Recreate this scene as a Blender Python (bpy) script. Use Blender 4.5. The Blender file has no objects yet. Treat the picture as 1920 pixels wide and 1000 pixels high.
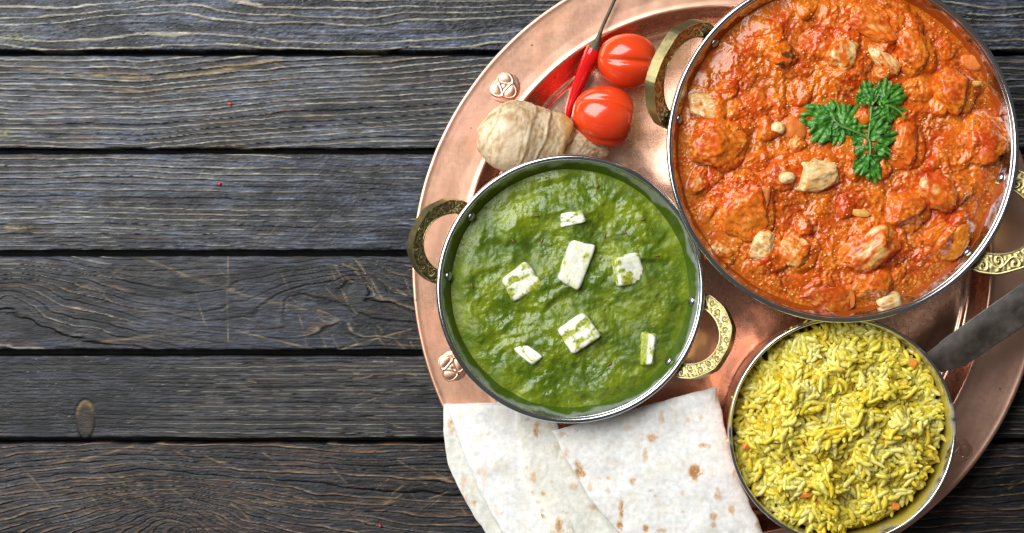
import bpy, bmesh, math, random
import numpy as np
from mathutils import Vector, Matrix, Euler

random.seed(7)
RNG = np.random.default_rng(11)
SC = bpy.context.scene
COL = SC.collection
PI = math.pi

# ------------------------------------------------------------------ camera, world, lamps, exposure
H = 0.85            # camera height above the table top (m)
S = 0.0003          # metres per photo pixel on the table top
cam = bpy.data.cameras.new('camera'); cam_o = bpy.data.objects.new('camera', cam); COL.objects.link(cam_o)
cam.sensor_width = 36.0; cam.lens = 36.0 * H / (1920 * S); cam.clip_start = 0.01; cam.clip_end = 50
cam_o.location = (0, 0, H); cam_o.rotation_euler = (0, 0, 0)
SC.camera = cam_o

W = bpy.data.worlds.new('World'); SC.world = W; W.use_nodes = True
bg = W.node_tree.nodes['Background']
bg.inputs['Color'].default_value = (1.0, 0.98, 0.95, 1); bg.inputs['Strength'].default_value = 0.085

def area(name, loc, target, sx, sy, power, color):
    l = bpy.data.lights.new(name, 'AREA'); l.shape = 'RECTANGLE'; l.size = sx; l.size_y = sy
    l.energy = power; l.color = color
    o = bpy.data.objects.new(name, l); COL.objects.link(o); o.location = loc
    d = Vector(target) - Vector(loc)
    o.rotation_euler = d.to_track_quat('-Z', 'Y').to_euler()
    return o
area('window_lamp', (-0.52, 0.48, 0.84), (0.06, 0.0, 0.0), 1.20, 0.90, 28.0, (0.98, 0.99, 1.0))

SC.view_settings.view_transform = 'Standard'; SC.view_settings.look = 'None'
SC.view_settings.exposure = 0.0; SC.view_settings.gamma = 1.0

# ------------------------------------------------------------------ helpers
def P(px, py, z=0.0):
    k = S * (H - z) / H
    return np.array([(px - 960.0) * k, -(py - 500.0) * k, z])
def L(px, z): return px * S * (H - z) / H        # a picture length at height z

_perm = np.random.default_rng(3).permutation(256).astype(np.int64)
_perm = np.concatenate([_perm, _perm])
_g2 = np.array([[math.cos(a), math.sin(a)] for a in np.linspace(0, 2 * PI, 256, endpoint=False)])
_g3 = np.random.default_rng(5).normal(size=(256, 3)); _g3 /= np.linalg.norm(_g3, axis=1)[:, None]
def pn2(x, y, seed=0):
    x = np.asarray(x, float) + seed * 17.31; y = np.asarray(y, float) + seed * 9.77
    xi = np.floor(x).astype(np.int64); yi = np.floor(y).astype(np.int64)
    xf = x - xi; yf = y - yi; xi &= 255; yi &= 255
    u = xf * xf * xf * (xf * (xf * 6 - 15) + 10); v = yf * yf * yf * (yf * (yf * 6 - 15) + 10)
    def g(ix, iy, dx, dy):
        h = _perm[_perm[ix & 255] + (iy & 255)]
        return _g2[h, 0] * dx + _g2[h, 1] * dy
    a = g(xi, yi, xf, yf); b = g(xi + 1, yi, xf - 1, yf)
    c = g(xi, yi + 1, xf, yf - 1); d = g(xi + 1, yi + 1, xf - 1, yf - 1)
    return 1.5 * ((a + u * (b - a)) * (1 - v) + (c + u * (d - c)) * v)
def fbm(x, y, o=3, seed=0, gain=0.5):
    t = 0; a = 1.0; n = 0
    for k in range(o):
        t = t + a * pn2(x * 2 ** k, y * 2 ** k, seed + 3 * k); n += a; a *= gain
    return t / n
def pn3(p, seed=0):
    p = p + seed * 13.7; i = np.floor(p).astype(np.int64); f = p - i; i &= 255
    u = f * f * f * (f * (f * 6 - 15) + 10); r = 0
    for dx in (0, 1):
        for dy in (0, 1):
            for dz in (0, 1):
                h = _perm[(_perm[(_perm[(i[:, 0] + dx) & 255] + i[:, 1] + dy) & 255] + i[:, 2] + dz) & 255]
                w = (u[:, 0] if dx else 1 - u[:, 0]) * (u[:, 1] if dy else 1 - u[:, 1]) * (u[:, 2] if dz else 1 - u[:, 2])
                r = r + w * (_g3[h] * (f - np.array([dx, dy, dz]))).sum(1)
    return 1.5 * r
def fbm3(p, o=3, seed=0):
    t = 0; a = 1.0; n = 0
    for k in range(o):
        t = t + a * pn3(p * 2 ** k, seed + k); n += a; a *= 0.5
    return t / n
def sst(e0, e1, x):
    t = np.clip((x - e0) / (e1 - e0), 0, 1); return t * t * (3 - 2 * t)
def mixc(a, b, t):
    t = np.asarray(t)[..., None]; return np.asarray(a) * (1 - t) + np.asarray(b) * t

def wl(o):
    v = np.zeros(3)
    while o is not None:
        v += np.array(o.location); o = o.parent
    return v

def make_mesh(name, V, F, mat, attrs=None, smooth=True, sharp=None):
    me = bpy.data.meshes.new(name)
    V = np.asarray(V, np.float32)
    if isinstance(F, np.ndarray):
        m, k = F.shape
        me.vertices.add(len(V)); me.vertices.foreach_set('co', V.ravel())
        me.loops.add(m * k); me.loops.foreach_set('vertex_index', F.astype(np.int32).ravel())
        me.polygons.add(m); me.polygons.foreach_set('loop_start', np.arange(0, m * k, k, dtype=np.int32))
        me.update(calc_edges=True)
    else:
        me.from_pydata(V.tolist(), [], F)
    me.polygons.foreach_set('use_smooth', np.full(len(me.polygons), bool(smooth)))
    for an, av in (attrs or {}).items():
        av = np.asarray(av, np.float32)
        if av.ndim == 2:
            at = me.attributes.new(an, 'FLOAT_COLOR', 'POINT')
            if av.shape[1] == 3: av = np.c_[av, np.ones(len(av))]
            at.data.foreach_set('color', av.astype(np.float32).ravel())
        else:
            at = me.attributes.new(an, 'FLOAT', 'POINT'); at.data.foreach_set('value', av)
    if sharp is not None: me.set_sharp_from_angle(angle=math.radians(sharp))
    if mat is not None: me.materials.append(mat)
    me.update()
    return me

def obj(name, V, F, mat, parent=None, loc=None, **kw):
    """V in world coordinates; the object's origin goes to its base."""
    V = np.asarray(V, float)
    if loc is None:
        loc = np.array([V[:, 0].mean(), V[:, 1].mean(), V[:, 2].min()])
    loc = np.asarray(loc, float)
    me = make_mesh(name, V - loc, F, mat, **kw)
    o = bpy.data.objects.new(name, me); COL.objects.link(o)
    o.location = loc - wl(parent)
    if parent is not None: o.parent = parent
    return o

def tag(o, label=None, cat=None, group=None, kind=None):
    if label: o['label'] = label
    if cat: o['category'] = cat
    if group: o['group'] = group
    if kind: o['kind'] = kind
    return o
def thing(name, loc, label, cat, group=None, kind=None):
    o = bpy.data.objects.new(name, None); COL.objects.link(o); o.location = loc; o.empty_display_size = 0.01
    return tag(o, label, cat, group, kind)

def grid_faces(nr, nc, wrap=False):
    i = np.arange(nr - 1)[:, None]; j = np.arange(nc if wrap else nc - 1)[None, :]
    a = i * nc + j; b = i * nc + (j + 1) % nc
    return np.stack([a, b, b + nc, a + nc], -1).reshape(-1, 4)

def smooth_path(pts, n):
    """Catmull-Rom through the points, n samples."""
    p = np.asarray(pts, float); q = np.vstack([2 * p[0] - p[1], p, 2 * p[-1] - p[-2]])
    d = np.r_[0, np.cumsum(np.linalg.norm(np.diff(p, axis=0), axis=1))]
    t = np.interp(np.linspace(0, d[-1], n), d, np.arange(len(p)))
    i = np.clip(t.astype(int), 0, len(p) - 2); f = (t - i)[:, None]
    a, b, c, e = q[i], q[i + 1], q[i + 2], q[i + 3]
    return 0.5 * (2 * b + (c - a) * f + (2 * a - 5 * b + 4 * c - e) * f ** 2 + (3 * b - a - 3 * c + e) * f ** 3)

def lathe(prof, c, seg=160):
    prof = np.asarray(prof, float); th = np.linspace(0, 2 * PI, seg, endpoint=False)
    n = len(prof)
    V = np.zeros((n, seg, 3))
    V[..., 0] = c[0] + prof[:, 0:1] * np.cos(th); V[..., 1] = c[1] + prof[:, 0:1] * np.sin(th); V[..., 2] = prof[:, 1:2]
    return V.reshape(-1, 3), grid_faces(n, seg, True)

def tube(path, radii, sides=10, closed_ends=True, squash=1.0):
    path = np.asarray(path, float); n = len(path)
    tan = np.gradient(path, axis=0); tan /= np.linalg.norm(tan, axis=1)[:, None]
    up = np.array([0, 0, 1.0]); s = np.cross(tan, up); s /= np.linalg.norm(s, axis=1)[:, None] + 1e-12
    u = np.cross(s, tan)
    a = np.linspace(0, 2 * PI, sides, endpoint=False)
    V = path[:, None] + np.asarray(radii)[:, None, None] * (np.cos(a)[None, :, None] * s[:, None] + squash * np.sin(a)[None, :, None] * u[:, None])
    F = grid_faces(n, sides, True).tolist()
    if closed_ends:
        F.append(list(range(sides))[::-1]); F.append([(n - 1) * sides + k for k in range(sides)])
    return V.reshape(-1, 3), F

# ------------------------------------------------------------------ materials
def new_mat(name, **k):
    m = bpy.data.materials.new(name); m.use_nodes = True
    nt = m.node_tree; b = nt.nodes['Principled BSDF']
    for n, v in k.items():
        n = n.replace('_', ' ')
        b.inputs[n].default_value = (*v, 1) if isinstance(v, tuple) and len(v) == 3 and b.inputs[n].type == 'RGBA' else v
    return m, nt, b
def nd(nt, t, **k):
    n = nt.nodes.new('ShaderNode' + t)
    for a, v in k.items():
        if a in n.inputs: n.inputs[a].default_value = v
        else: setattr(n, a, v)
    return n
def lk(nt, a, b): nt.links.new(a, b)
def coords(nt, scale=(1, 1, 1)):
    tc = nd(nt, 'TexCoord'); mp = nd(nt, 'Mapping'); mp.inputs['Scale'].default_value = scale
    lk(nt, tc.outputs['Object'], mp.inputs['Vector']); return mp.outputs['Vector']
def noise(nt, scale, vec=None, detail=3.0, rough=0.55):
    n = nd(nt, 'TexNoise', Scale=scale, Detail=detail, Roughness=rough)
    lk(nt, vec or coords(nt), n.inputs['Vector']); return n.outputs['Fac']
def ramp(nt, fac, stops):
    r = nd(nt, 'ValToRGB'); e = r.color_ramp.elements
    while len(e) < len(stops): e.new(0.5)
    for q, (p, c) in zip(e, stops):
        q.position = p; q.color = (*c, 1) if not np.isscalar(c) else (c, c, c, 1)
    lk(nt, fac, r.inputs['Fac']); return r.outputs['Color']
def mixn(nt, a, b, fac, mode='MIX'):
    m = nd(nt, 'MixRGB'); m.blend_type = mode
    for s, v in ((m.inputs['Color1'], a), (m.inputs['Color2'], b), (m.inputs['Fac'], fac)):
        if hasattr(v, 'links'): lk(nt, v, s)
        elif isinstance(v, tuple): s.default_value = (*v, 1)
        else: s.default_value = v if s.type == 'VALUE' else (v, v, v, 1)
    return m.outputs['Color']
def bump(nt, b, height, strength, dist):
    n = nd(nt, 'Bump', Strength=strength, Distance=dist); lk(nt, height, n.inputs['Height']); lk(nt, n.outputs['Normal'], b.inputs['Normal'])
def attr(nt, name, out='Color'):
    a = nd(nt, 'Attribute', attribute_name=name); return a.outputs[out]
def sss(b, w, r, scale=1.0):
    b.inputs['Subsurface Weight'].default_value = w; b.inputs['Subsurface Radius'].default_value = r; b.inputs['Subsurface Scale'].default_value = scale

# weathered wood: colour of grain and wear per vertex, fine fibre in nodes
M_WOOD, nt, b = new_mat('weathered_wood', Specular_IOR_Level=0.4)
fib = noise(nt, 1.0, coords(nt, (120, 950, 900)), 5, 0.65)
fine = noise(nt, 1.0, coords(nt, (900, 2600, 1000)), 3)
c = mixn(nt, attr(nt, 'tint'), ramp(nt, fib, [(0.28, 0.08), (0.5, 0.42), (0.72, 1.2)]), 0.8, 'MULTIPLY')
lk(nt, c, b.inputs['Base Color'])
lk(nt, ramp(nt, noise(nt, 90, None, 4), [(0.3, 0.42), (0.7, 0.66)]), b.inputs['Roughness'])
bump(nt, b, mixn(nt, fib, fine, 0.45), 0.8, 0.0006)

M_DARK, nt, b = new_mat('gap_dark', Base_Color=(0.012, 0.011, 0.010), Roughness=0.9)
lk(nt, ramp(nt, noise(nt, 120), [(0.3, (0.006, 0.006, 0.006)), (0.7, (0.02, 0.018, 0.016))]), b.inputs['Base Color'])

# copper
def copper_mat(name, base, tarnish, r0, r1, hammer, brushed=None):
    m, nt, b = new_mat(name, Metallic=1.0)
    n1 = noise(nt, 28, None, 5); n2 = noise(nt, 420, None, 4); n3 = noise(nt, 9, None, 3)
    c = mixn(nt, base, tarnish, ramp(nt, n1, [(0.38, 0.0), (0.72, 0.75)]))
    c = mixn(nt, c, (0.90, 0.55, 0.46), ramp(nt, n3, [(0.45, 0.0), (0.7, 0.45)]))
    v = nd(nt, 'TexVoronoi', Scale=85.0); lk(nt, coords(nt), v.inputs['Vector'])
    spots = ramp(nt, v.outputs['Distance'], [(0.03, 0.85), (0.075, 0.0)])
    c = mixn(nt, c, (0.22, 0.11, 0.07), spots)
    lk(nt, c, b.inputs['Base Color'])
    rg_ = ramp(nt, mixn(nt, n1, n2, 0.4), [(0.3, r0), (0.7, r1)])
    if brushed: rg_ = mixn(nt, rg_, ramp(nt, mixn(nt, n1, n2, 0.4), [(0.3, brushed[0]), (0.7, brushed[1])]), attr(nt, 'brushed', 'Fac'))
    lk(nt, rg_, b.inputs['Roughness'])
    hm = nd(nt, 'TexVoronoi', Scale=hammer, feature='SMOOTH_F1'); hm.inputs['Smoothness'].default_value = 0.8
    lk(nt, coords(nt), hm.inputs['Vector'])
    scr = mixn(nt, noise(nt, 1.0, coords(nt, (140, 1900, 300)), 3), noise(nt, 1.0, coords(nt, (1500, 110, 300)), 3), 0.5)
    h = mixn(nt, hm.outputs['Distance'], scr, 0.24); h = mixn(nt, h, n2, 0.10)
    bump(nt, b, h, 0.20, 0.0008)
    return m
M_COPPER = copper_mat('tray_copper', (0.94, 0.56, 0.38), (0.74, 0.37, 0.23), 0.20, 0.32, 75.0, (0.36, 0.50))
M_PANCOP = copper_mat('pan_copper', (0.78, 0.40, 0.25), (0.50, 0.24, 0.15), 0.22, 0.36, 130.0)

def steel_mat(name, base, r0, r1):
    m, nt, b = new_mat(name, Metallic=1.0, Base_Color=base)
    n = noise(nt, 1.0, coords(nt, (60, 60, 900)), 4)
    lk(nt, ramp(nt, n, [(0.3, r0), (0.7, r1)]), b.inputs['Roughness'])
    return m, nt, b
M_STEEL, nt, b = steel_mat('bowl_steel', (0.66, 0.68, 0.71), 0.09, 0.20)
M_RIVET, _, _ = steel_mat('rivet_steel', (0.42, 0.43, 0.45), 0.22, 0.34)
M_TIN, nt, b = steel_mat('pan_tin', (0.66, 0.65, 0.58), 0.22, 0.40)

def residue_mat(name, film, z_lo, z_hi, thr):
    """steel with a smeared film of sauce left on it above the food"""
    m, nt, b = steel_mat(name, (0.66, 0.68, 0.71), 0.09, 0.2)
    g = nd(nt, 'NewGeometry'); sp = nd(nt, 'SeparateXYZ'); lk(nt, g.outputs['Position'], sp.inputs[0])
    mr = nd(nt, 'MapRange'); mr.inputs['From Min'].default_value = z_lo; mr.inputs['From Max'].default_value = z_hi
    mr.inputs['To Min'].default_value = 1.0; mr.inputs['To Max'].default_value = 0.0
    lk(nt, sp.outputs['Z'], mr.inputs['Value'])
    n = noise(nt, 60, None, 3, 0.5)
    ad = nd(nt, 'Math', operation='MULTIPLY_ADD'); lk(nt, n, ad.inputs[0]); ad.inputs[1].default_value = 1.3; lk(nt, mr.outputs[0], ad.inputs[2])
    f = ramp(nt, ad.outputs[0], [(thr, 0.0), (thr + 0.40, 1.0)])
    lk(nt, mixn(nt, (0.66, 0.68, 0.71), film, f), b.inputs['Base Color'])
    inv = nd(nt, 'Math', operation='SUBTRACT'); inv.inputs[0].default_value = 1.0; lk(nt, f, inv.inputs[1]); lk(nt, inv.outputs[0], b.inputs['Metallic'])
    return m

M_BRASS, nt, b = new_mat('engraved_brass', Metallic=1.0)
lk(nt, mixn(nt, mixn(nt, (0.50, 0.43, 0.20), (0.36, 0.29, 0.13), ramp(nt, noise(nt, 160, None, 4), [(0.4, 0.0), (0.75, 0.8)])), (0.25, 0.19, 0.075), attr(nt, 'tarnish_shade', 'Fac')), b.inputs['Base Color'])
lk(nt, ramp(nt, noise(nt, 500), [(0.3, 0.30), (0.7, 0.46)]), b.inputs['Roughness'])

M_IRON, nt, b = new_mat('worn_iron', Metallic=0.85)
lk(nt, mixn(nt, ramp(nt, noise(nt, 45, None, 5, 0.65), [(0.3, (0.055, 0.040, 0.026)), (0.5, (0.12, 0.10, 0.085)), (0.75, (0.20, 0.178, 0.158))]), (0.72, 0.68, 0.63), attr(nt, 'edge', 'Fac')), b.inputs['Base Color'])
lk(nt, ramp(nt, noise(nt, 200, None, 4), [(0.3, 0.34), (0.7, 0.50)]), b.inputs['Roughness'])
bump(nt, b, noise(nt, 420, None, 4), 0.15, 0.0004)

def food_mat(name, attrn, r0, r1, w, rad, bs, bd, nscale=700, spec=0.5, patch=0):
    m, nt, b = new_mat(name, Specular_IOR_Level=spec)
    n = noise(nt, nscale, None, 3)
    lk(nt, mixn(nt, attr(nt, attrn), ramp(nt, n, [(0.3, 0.76), (0.7, 1.2)]), 0.6, 'MULTIPLY'), b.inputs['Base Color'])
    rn_ = noise(nt, nscale * 0.35, None, 3)
    if patch: rn_ = mixn(nt, rn_, noise(nt, patch, None, 3), 0.75)
    lk(nt, ramp(nt, rn_, [(0.38, r0), (0.62, r1)]), b.inputs['Roughness'])
    if w: sss(b, w, rad)
    if bs: bump(nt, b, noise(nt, nscale * 1.3, None, 2), bs, bd)
    return m
M_REDSAUCE = food_mat('tomato_sauce', 'tint', 0.05, 0.30, 0.06, (0.003, 0.001, 0.0004), 0.12, 0.0003, 650, 0.5, 55)
M_GREENSAUCE = food_mat('spinach_sauce', 'tint', 0.16, 0.55, 0.08, (0.0008, 0.0012, 0.0003), 0.55, 0.0005, 700, 0.5, 38)
M_CHICKEN = food_mat('chicken_meat', 'tint', 0.14, 0.36, 0.15, (0.003, 0.0015, 0.0008), 0.4, 0.0004, 500)
M_PANEER = food_mat('paneer_cheese', 'tint', 0.32, 0.5, 0.3, (0.002, 0.002, 0.0014), 0.15, 0.0003, 500)
M_RICE = food_mat('turmeric_rice', 'tint', 0.2, 0.36, 0.45, (0.0022, 0.0017, 0.0005), 0.0, 0, 300)
M_LEAF, nt, b = new_mat('parsley_leaf', Specular_IOR_Level=0.5)
lk(nt, attr(nt, 'tint'), b.inputs['Base Color']); b.inputs['Roughness'].default_value = 0.36
sss(b, 0.15, (0.0006, 0.0012, 0.0003))
bump(nt, b, noise(nt, 420, None, 3), 0.5, 0.0008)
M_STEM, nt, b = new_mat('parsley_stem', Roughness=0.4)
lk(nt, ramp(nt, noise(nt, 200), [(0.3, (0.07, 0.20, 0.03)), (0.7, (0.14, 0.30, 0.06))]), b.inputs['Base Color'])
M_BREAD = food_mat('flatbread_crumb', 'tint', 0.55, 0.75, 0.25, (0.002, 0.0017, 0.0012), 0.25, 0.0005, 330, 0.3)
M_GINGER = food_mat('ginger_skin', 'tint', 0.38, 0.6, 0.15, (0.002, 0.0014, 0.0007), 0.5, 0.0005, 520, 0.45)
M_TOMATO, nt, b = new_mat('tomato_skin', Roughness=0.19, Specular_IOR_Level=0.6)
lk(nt, ramp(nt, noise(nt, 40, None, 3), [(0.3, (0.62, 0.035, 0.008)), (0.7, (0.74, 0.075, 0.010))]), b.inputs['Base Color'])
sss(b, 0.35, (0.005, 0.0012, 0.0004)); b.inputs['Coat Weight'].default_value = 0.25; b.inputs['Coat Roughness'].default_value = 0.10
M_CHILLI, nt, b = new_mat('chilli_skin', Roughness=0.16, Specular_IOR_Level=0.6)
lk(nt, ramp(nt, noise(nt, 90), [(0.3, (0.48, 0.006, 0.008)), (0.7, (0.62, 0.012, 0.010))]), b.inputs['Base Color'])
sss(b, 0.2, (0.003, 0.0006, 0.0004)); bump(nt, b, noise(nt, 260), 0.25, 0.0006)
M_CSTEM, nt, b = new_mat('chilli_stem', Roughness=0.55)
lk(nt, ramp(nt, noise(nt, 300, None, 4), [(0.3, (0.018, 0.016, 0.009)), (0.7, (0.085, 0.080, 0.036))]), b.inputs['Base Color'])
bump(nt, b, noise(nt, 600), 0.4, 0.0004)
M_CARROT, nt, b = new_mat('carrot', Roughness=0.35)
lk(nt, ramp(nt, noise(nt, 250), [(0.3, (0.70, 0.22, 0.02)), (0.7, (0.80, 0.32, 0.05))]), b.inputs['Base Color']); sss(b, 0.25, (0.003, 0.001, 0.0004))
M_ONION, nt, b = new_mat('cooked_onion', Roughness=0.14, Transmission_Weight=0.0, IOR=1.36)
lk(nt, ramp(nt, noise(nt, 260, coords(nt, (1, 0.3, 1))), [(0.3, (0.60, 0.13, 0.02)), (0.7, (0.74, 0.26, 0.07))]), b.inputs['Base Color']); sss(b, 0.3, (0.003, 0.0015, 0.0008))
M_SEED, nt, b = new_mat('spice_seed', Roughness=0.5)
lk(nt, ramp(nt, noise(nt, 900), [(0.3, (0.10, 0.045, 0.012)), (0.7, (0.24, 0.12, 0.04))]), b.inputs['Base Color'])
M_CRUMB, nt, b = new_mat('red_crumb', Roughness=0.4)
lk(nt, ramp(nt, noise(nt, 900), [(0.3, (0.45, 0.02, 0.012)), (0.7, (0.65, 0.05, 0.03))]), b.inputs['Base Color'])

# ------------------------------------------------------------------ the wooden table
table = thing('wooden_table', (0, 0, -0.02), 'dark weathered wooden table top of wide horizontal planks under the copper tray', 'table')

XS = np.concatenate([np.arange(-760, -60, 35), np.arange(-60, 1125, 2.5), np.arange(1125, 1700, 14),
                     np.arange(1700, 2010, 3.0), np.arange(2010, 2700, 35)])

def add_lines(X, Y, segs, out):
    """soft thin marks: each seg (x0,y0,x1,y1,width,strength), broken up along its length"""
    for k, (x0, y0, x1, y1, w, s) in enumerate(segs):
        m = (X > min(x0, x1) - 5) & (X < max(x0, x1) + 5) & (Y > min(y0, y1) - 5) & (Y < max(y0, y1) + 5)
        if not m.any(): continue
        x, y = X[m], Y[m]; dx, dy = x1 - x0, y1 - y0; q = dx * dx + dy * dy
        t = np.clip(((x - x0) * dx + (y - y0) * dy) / q, 0, 1)
        bend = np.sin(t * PI) * (2.0 * ((k * 37) % 11 - 5) / 5.0)
        nl = math.sqrt(q); d = np.abs((x - x0) * -dy + (y - y0) * dx) / nl
        d = np.abs(((x - x0) * -dy + (y - y0) * dx) / nl - bend)
        d = np.where((t <= 0) | (t >= 1), 9, d)
        br = sst(-0.4, 0.3, pn2(t * nl / 32.0, np.full_like(t, k * 3.3), 4))
        out[m] = np.maximum(out[m], s * np.exp(-(d / w) ** 2) * (0.35 + 0.65 * br))
    return out

def plank(idx, y0, y1, q):
    y0 += 0.8; y1 -= 0.8
    st = q.get('step', 1.5)
    e = np.array([0, 0.6, 1.4, 2.6, 4.0])
    ys = np.concatenate([y0 + e, np.arange(y0 + 5.5, y1 - 5.5, st), (y1 - e)[::-1]])
    X, Y = np.meshgrid(XS, ys)
    d = np.minimum(Y - y0, y1 - Y); r = 4.0
    bev = -S * r * (1 - np.sqrt(np.clip(1 - (np.clip(r - d, 0, r) / r) ** 2, 0, 1)))
    sd = idx * 5 + 1; nz = q.get('nz', 1.0)
    # growth rings: a phase field bent round the knots
    warp = q['w1'] * fbm(X / 620, Y / 150, 2, sd) + q['w2'] * fbm(X / 170, Y / 45, 2, sd + 1) + q.get('tilt', 0) * X / 1000
    if 'bend' in q:
        bx, by = q['bend']; warp = warp + np.interp(X, bx, by)
    ph = (Y + warp) / q['lam']
    if 'lam2' in q:    # spacing changes across the plank
        s = (Y - y0) / (y1 - y0); ph = ph + q['lam2'] * s * s
    core = np.zeros_like(X)
    for (kx, ky, sx, sy, amp) in q.get('knots', []):
        wx = X + 14 * fbm(X / 60, Y / 60, 2, sd + 2); wy = Y + 10 * fbm(X / 60, Y / 60, 2, sd + 3)
        dd = ((wx - kx) / sx) ** 2 + ((wy - ky) / sy) ** 2
        ph = ph + amp * np.exp(-np.sqrt(dd + 0.02)); core = np.maximum(core, np.exp(-dd * 9))
    ph = ph + 0.10 * fbm(X / 40, Y / 7, 2, sd + 4)
    ring = np.floor(ph).astype(int) % 64; g = ph - np.floor(ph)
    rs = np.random.default_rng(idx + 40).random(65)
    a0 = rs[ring]
    ridge = np.exp(-((g - 0.5) / 0.11) ** 2) * (0.35 + 0.9 * a0)
    groove = np.exp(-((g - 0.68) / 0.095) ** 2) * (0.3 + 1.0 * rs[(ring + 7) % 64]) * sst(-0.45 - q.get('ring', 0), 0.15 - q.get('ring', 0), fbm(X / 150, Y / 9, 2, sd + 21))
    side = np.interp(X, q.get('mx', [0, 2000]), q.get('mv', [1, 1]))      # where the grain stands out
    ridge = ridge * side; groove = groove * side
    ro = fbm(X / 8 + Y / 7, Y / 3.4, 3, sd + 6)                         # torn fibres
    cl = fbm(X / 330, Y / 60, 3, sd + 7); c2 = fbm(X / 90, Y / 22, 3, sd + 8)
    fi = fbm(X / 26, Y / 1.9, 2, sd + 9)
    spk0 = sst(0.36, 0.6, fbm(X / 7, Y / 2.6, 2, sd + 23)); drk0 = sst(0.34, 0.58, fbm(X / 16, Y / 2.4, 2, sd + 24))
    z = bev + S * (1.0 * ridge - 2.6 * groove + nz * (1.15 * ro * q.get('rough', 1) + 0.8 * spk0 - 1.3 * drk0) + 0.70 * fi + 0.7 * c2 - 2.0 * core)
    # colour of the stained, worn wood itself
    col = mixc(q['dark'], q['mid'], sst(-0.30, 0.30, cl + 0.7 * c2))
    col = mixc(col, q['brown'], q.get('bw', 0.5) * sst(0.0, 0.5, fbm(X / 240, Y / 16, 3, sd + 10)))
    stk = fbm(X / 150, Y / 4.5, 3, sd + 31); col = col * np.clip(1 + 1.0 * fi + 0.9 * nz * ro + 1.2 * stk, 0.10, 2.8)[..., None]
    worn = sst(0.25, 0.7, ridge + 0.55 * fbm(X / 120, Y / 5, 3, sd + 11) + q.get('wear', 0))
    col = mixc(col, q['pale'], 0.85 * worn)
    col = mixc(col, np.array(q['mid']) * 2.6, 0.7 * nz * spk0)
    col = mixc(col, np.array(q['dark']) * 0.3, 0.8 * nz * drk0)
    pale2 = np.exp(-((g - 0.38) / 0.16) ** 2) * side * sst(0.0, 0.55, fbm(X / 150, Y / 18, 2, sd + 12))
    col = mixc(col, (0.20, 0.115, 0.045), 0.6 * pale2 * q.get('gold', 0.6))
    col = mixc(col, (0.007, 0.0065, 0.008), 0.9 * np.clip(1.2 * groove, 0, 1))
    col = mixc(col, (0.012, 0.010, 0.010), 0.7 * core)
    chip = sst(0.42, 0.62, fbm(X / 13, Y / 4, 3, sd + 13)) * sst(-0.1, 0.4, fbm(X / 200, Y / 60, 2, sd + 14))
    col = mixc(col, (0.26, 0.25, 0.22), 0.5 * chip * q.get('chip', 1))
    if 'segs' in q:
        sc = add_lines(X, Y, q['segs'], np.zeros_like(X))
        col = mixc(col, (0.34, 0.24, 0.10), np.clip(0.8 * sc, 0, 0.9)); z = z - S * 0.5 * sc
    for (sx, sy, wx, wy, cc) in q.get('stains', []):
        m = np.exp(-((X - sx) / wx) ** 2 - ((Y - sy) / wy) ** 2) * sst(-0.2, 0.4, fbm(X / 9, Y / 5, 3, sd + 15))
        col = mixc(col, cc, 0.8 * m)
    for (ox, oy, wx, wy) in q.get('plug', []):      # an oval plug let into the board
        dd = np.sqrt(((X - ox) / wx) ** 2 + ((Y - oy) / wy) ** 2)
        ins = sst(1.02, 0.94, dd); rim = np.exp(-((dd - 1.0) / 0.07) ** 2)
        pc = mixc((0.050, 0.030, 0.012), (0.016, 0.012, 0.009), sst(-0.4, 0.4, fbm(X / 30, Y / 30, 3, 77) - (oy - Y) / 120))
        col = mixc(col, pc, ins); col = mixc(col, (0.012, 0.010, 0.008), 0.75 * rim)
        col = mixc(col, (0.15, 0.085, 0.02), ins * sst(0.55, 0.95, dd) * sst(0.0, -0.6, (Y - oy) / wy))
        z = z * (1 - ins) + S * (-1.6 * rim + ins * 0.6)
    lum = col.mean(-1, keepdims=True) / q.get('piv', 0.052); col = col * np.clip(lum, 0.05, 3.0) ** 0.45
    col = np.clip(col, 0.002, 0.7)
    yo = 1.6 * fbm(X / 60, np.full_like(X, idx * 3.7), 3, sd + 16) * np.exp(-d / 5.0) * np.where(Y - y0 < y1 - Y, 1, -1)
    V = np.stack([(X - 960) * S, -(Y + yo - 500) * S, z], -1)
    top = V[0].copy(); bot = V[-1].copy()
    rows = [top + [0, 0, 0]] ; 
    t2 = top.copy(); t2[:, 2] = -0.018; b2 = bot.copy(); b2[:, 2] = -0.018
    V = np.concatenate([t2[None], V, b2[None]]); C = np.concatenate([col[:1] * 0.5, col, col[-1:] * 0.5])
    nr, nc = V.shape[:2]
    F = grid_faces(nr, nc)[:, ::-1]
    return obj('plank', V.reshape(-1, 3), F, M_WOOD, table, attrs={'tint': C.reshape(-1, 3)})

rr = random.Random(21)
def scr(n, x0, x1, y0, y1, amin, amax, lmin, lmax, s=0.8, w=1.0):
    o = []
    for _ in range(n):
        x = rr.uniform(x0, x1); y = rr.uniform(y0, y1); a = math.radians(rr.uniform(amin, amax)); l = rr.uniform(lmin, lmax)
        o.append((x, y, x + l * math.cos(a), y + l * math.sin(a), w * rr.uniform(0.8, 1.5), s * rr.uniform(0.4, 1)))
    return o
BLU = dict(dark=(0.017, 0.020, 0.028), mid=(0.060, 0.072, 0.100), brown=(0.066, 0.050, 0.040), pale=(0.30, 0.275, 0.205))
NEU = dict(dark=(0.011, 0.012, 0.016), mid=(0.050, 0.057, 0.076), brown=(0.060, 0.046, 0.038), pale=(0.24, 0.21, 0.16))
BRN = dict(dark=(0.007, 0.0065, 0.008), mid=(0.028, 0.029, 0.037), brown=(0.095, 0.052, 0.032), pale=(0.24, 0.16, 0.10))
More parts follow.
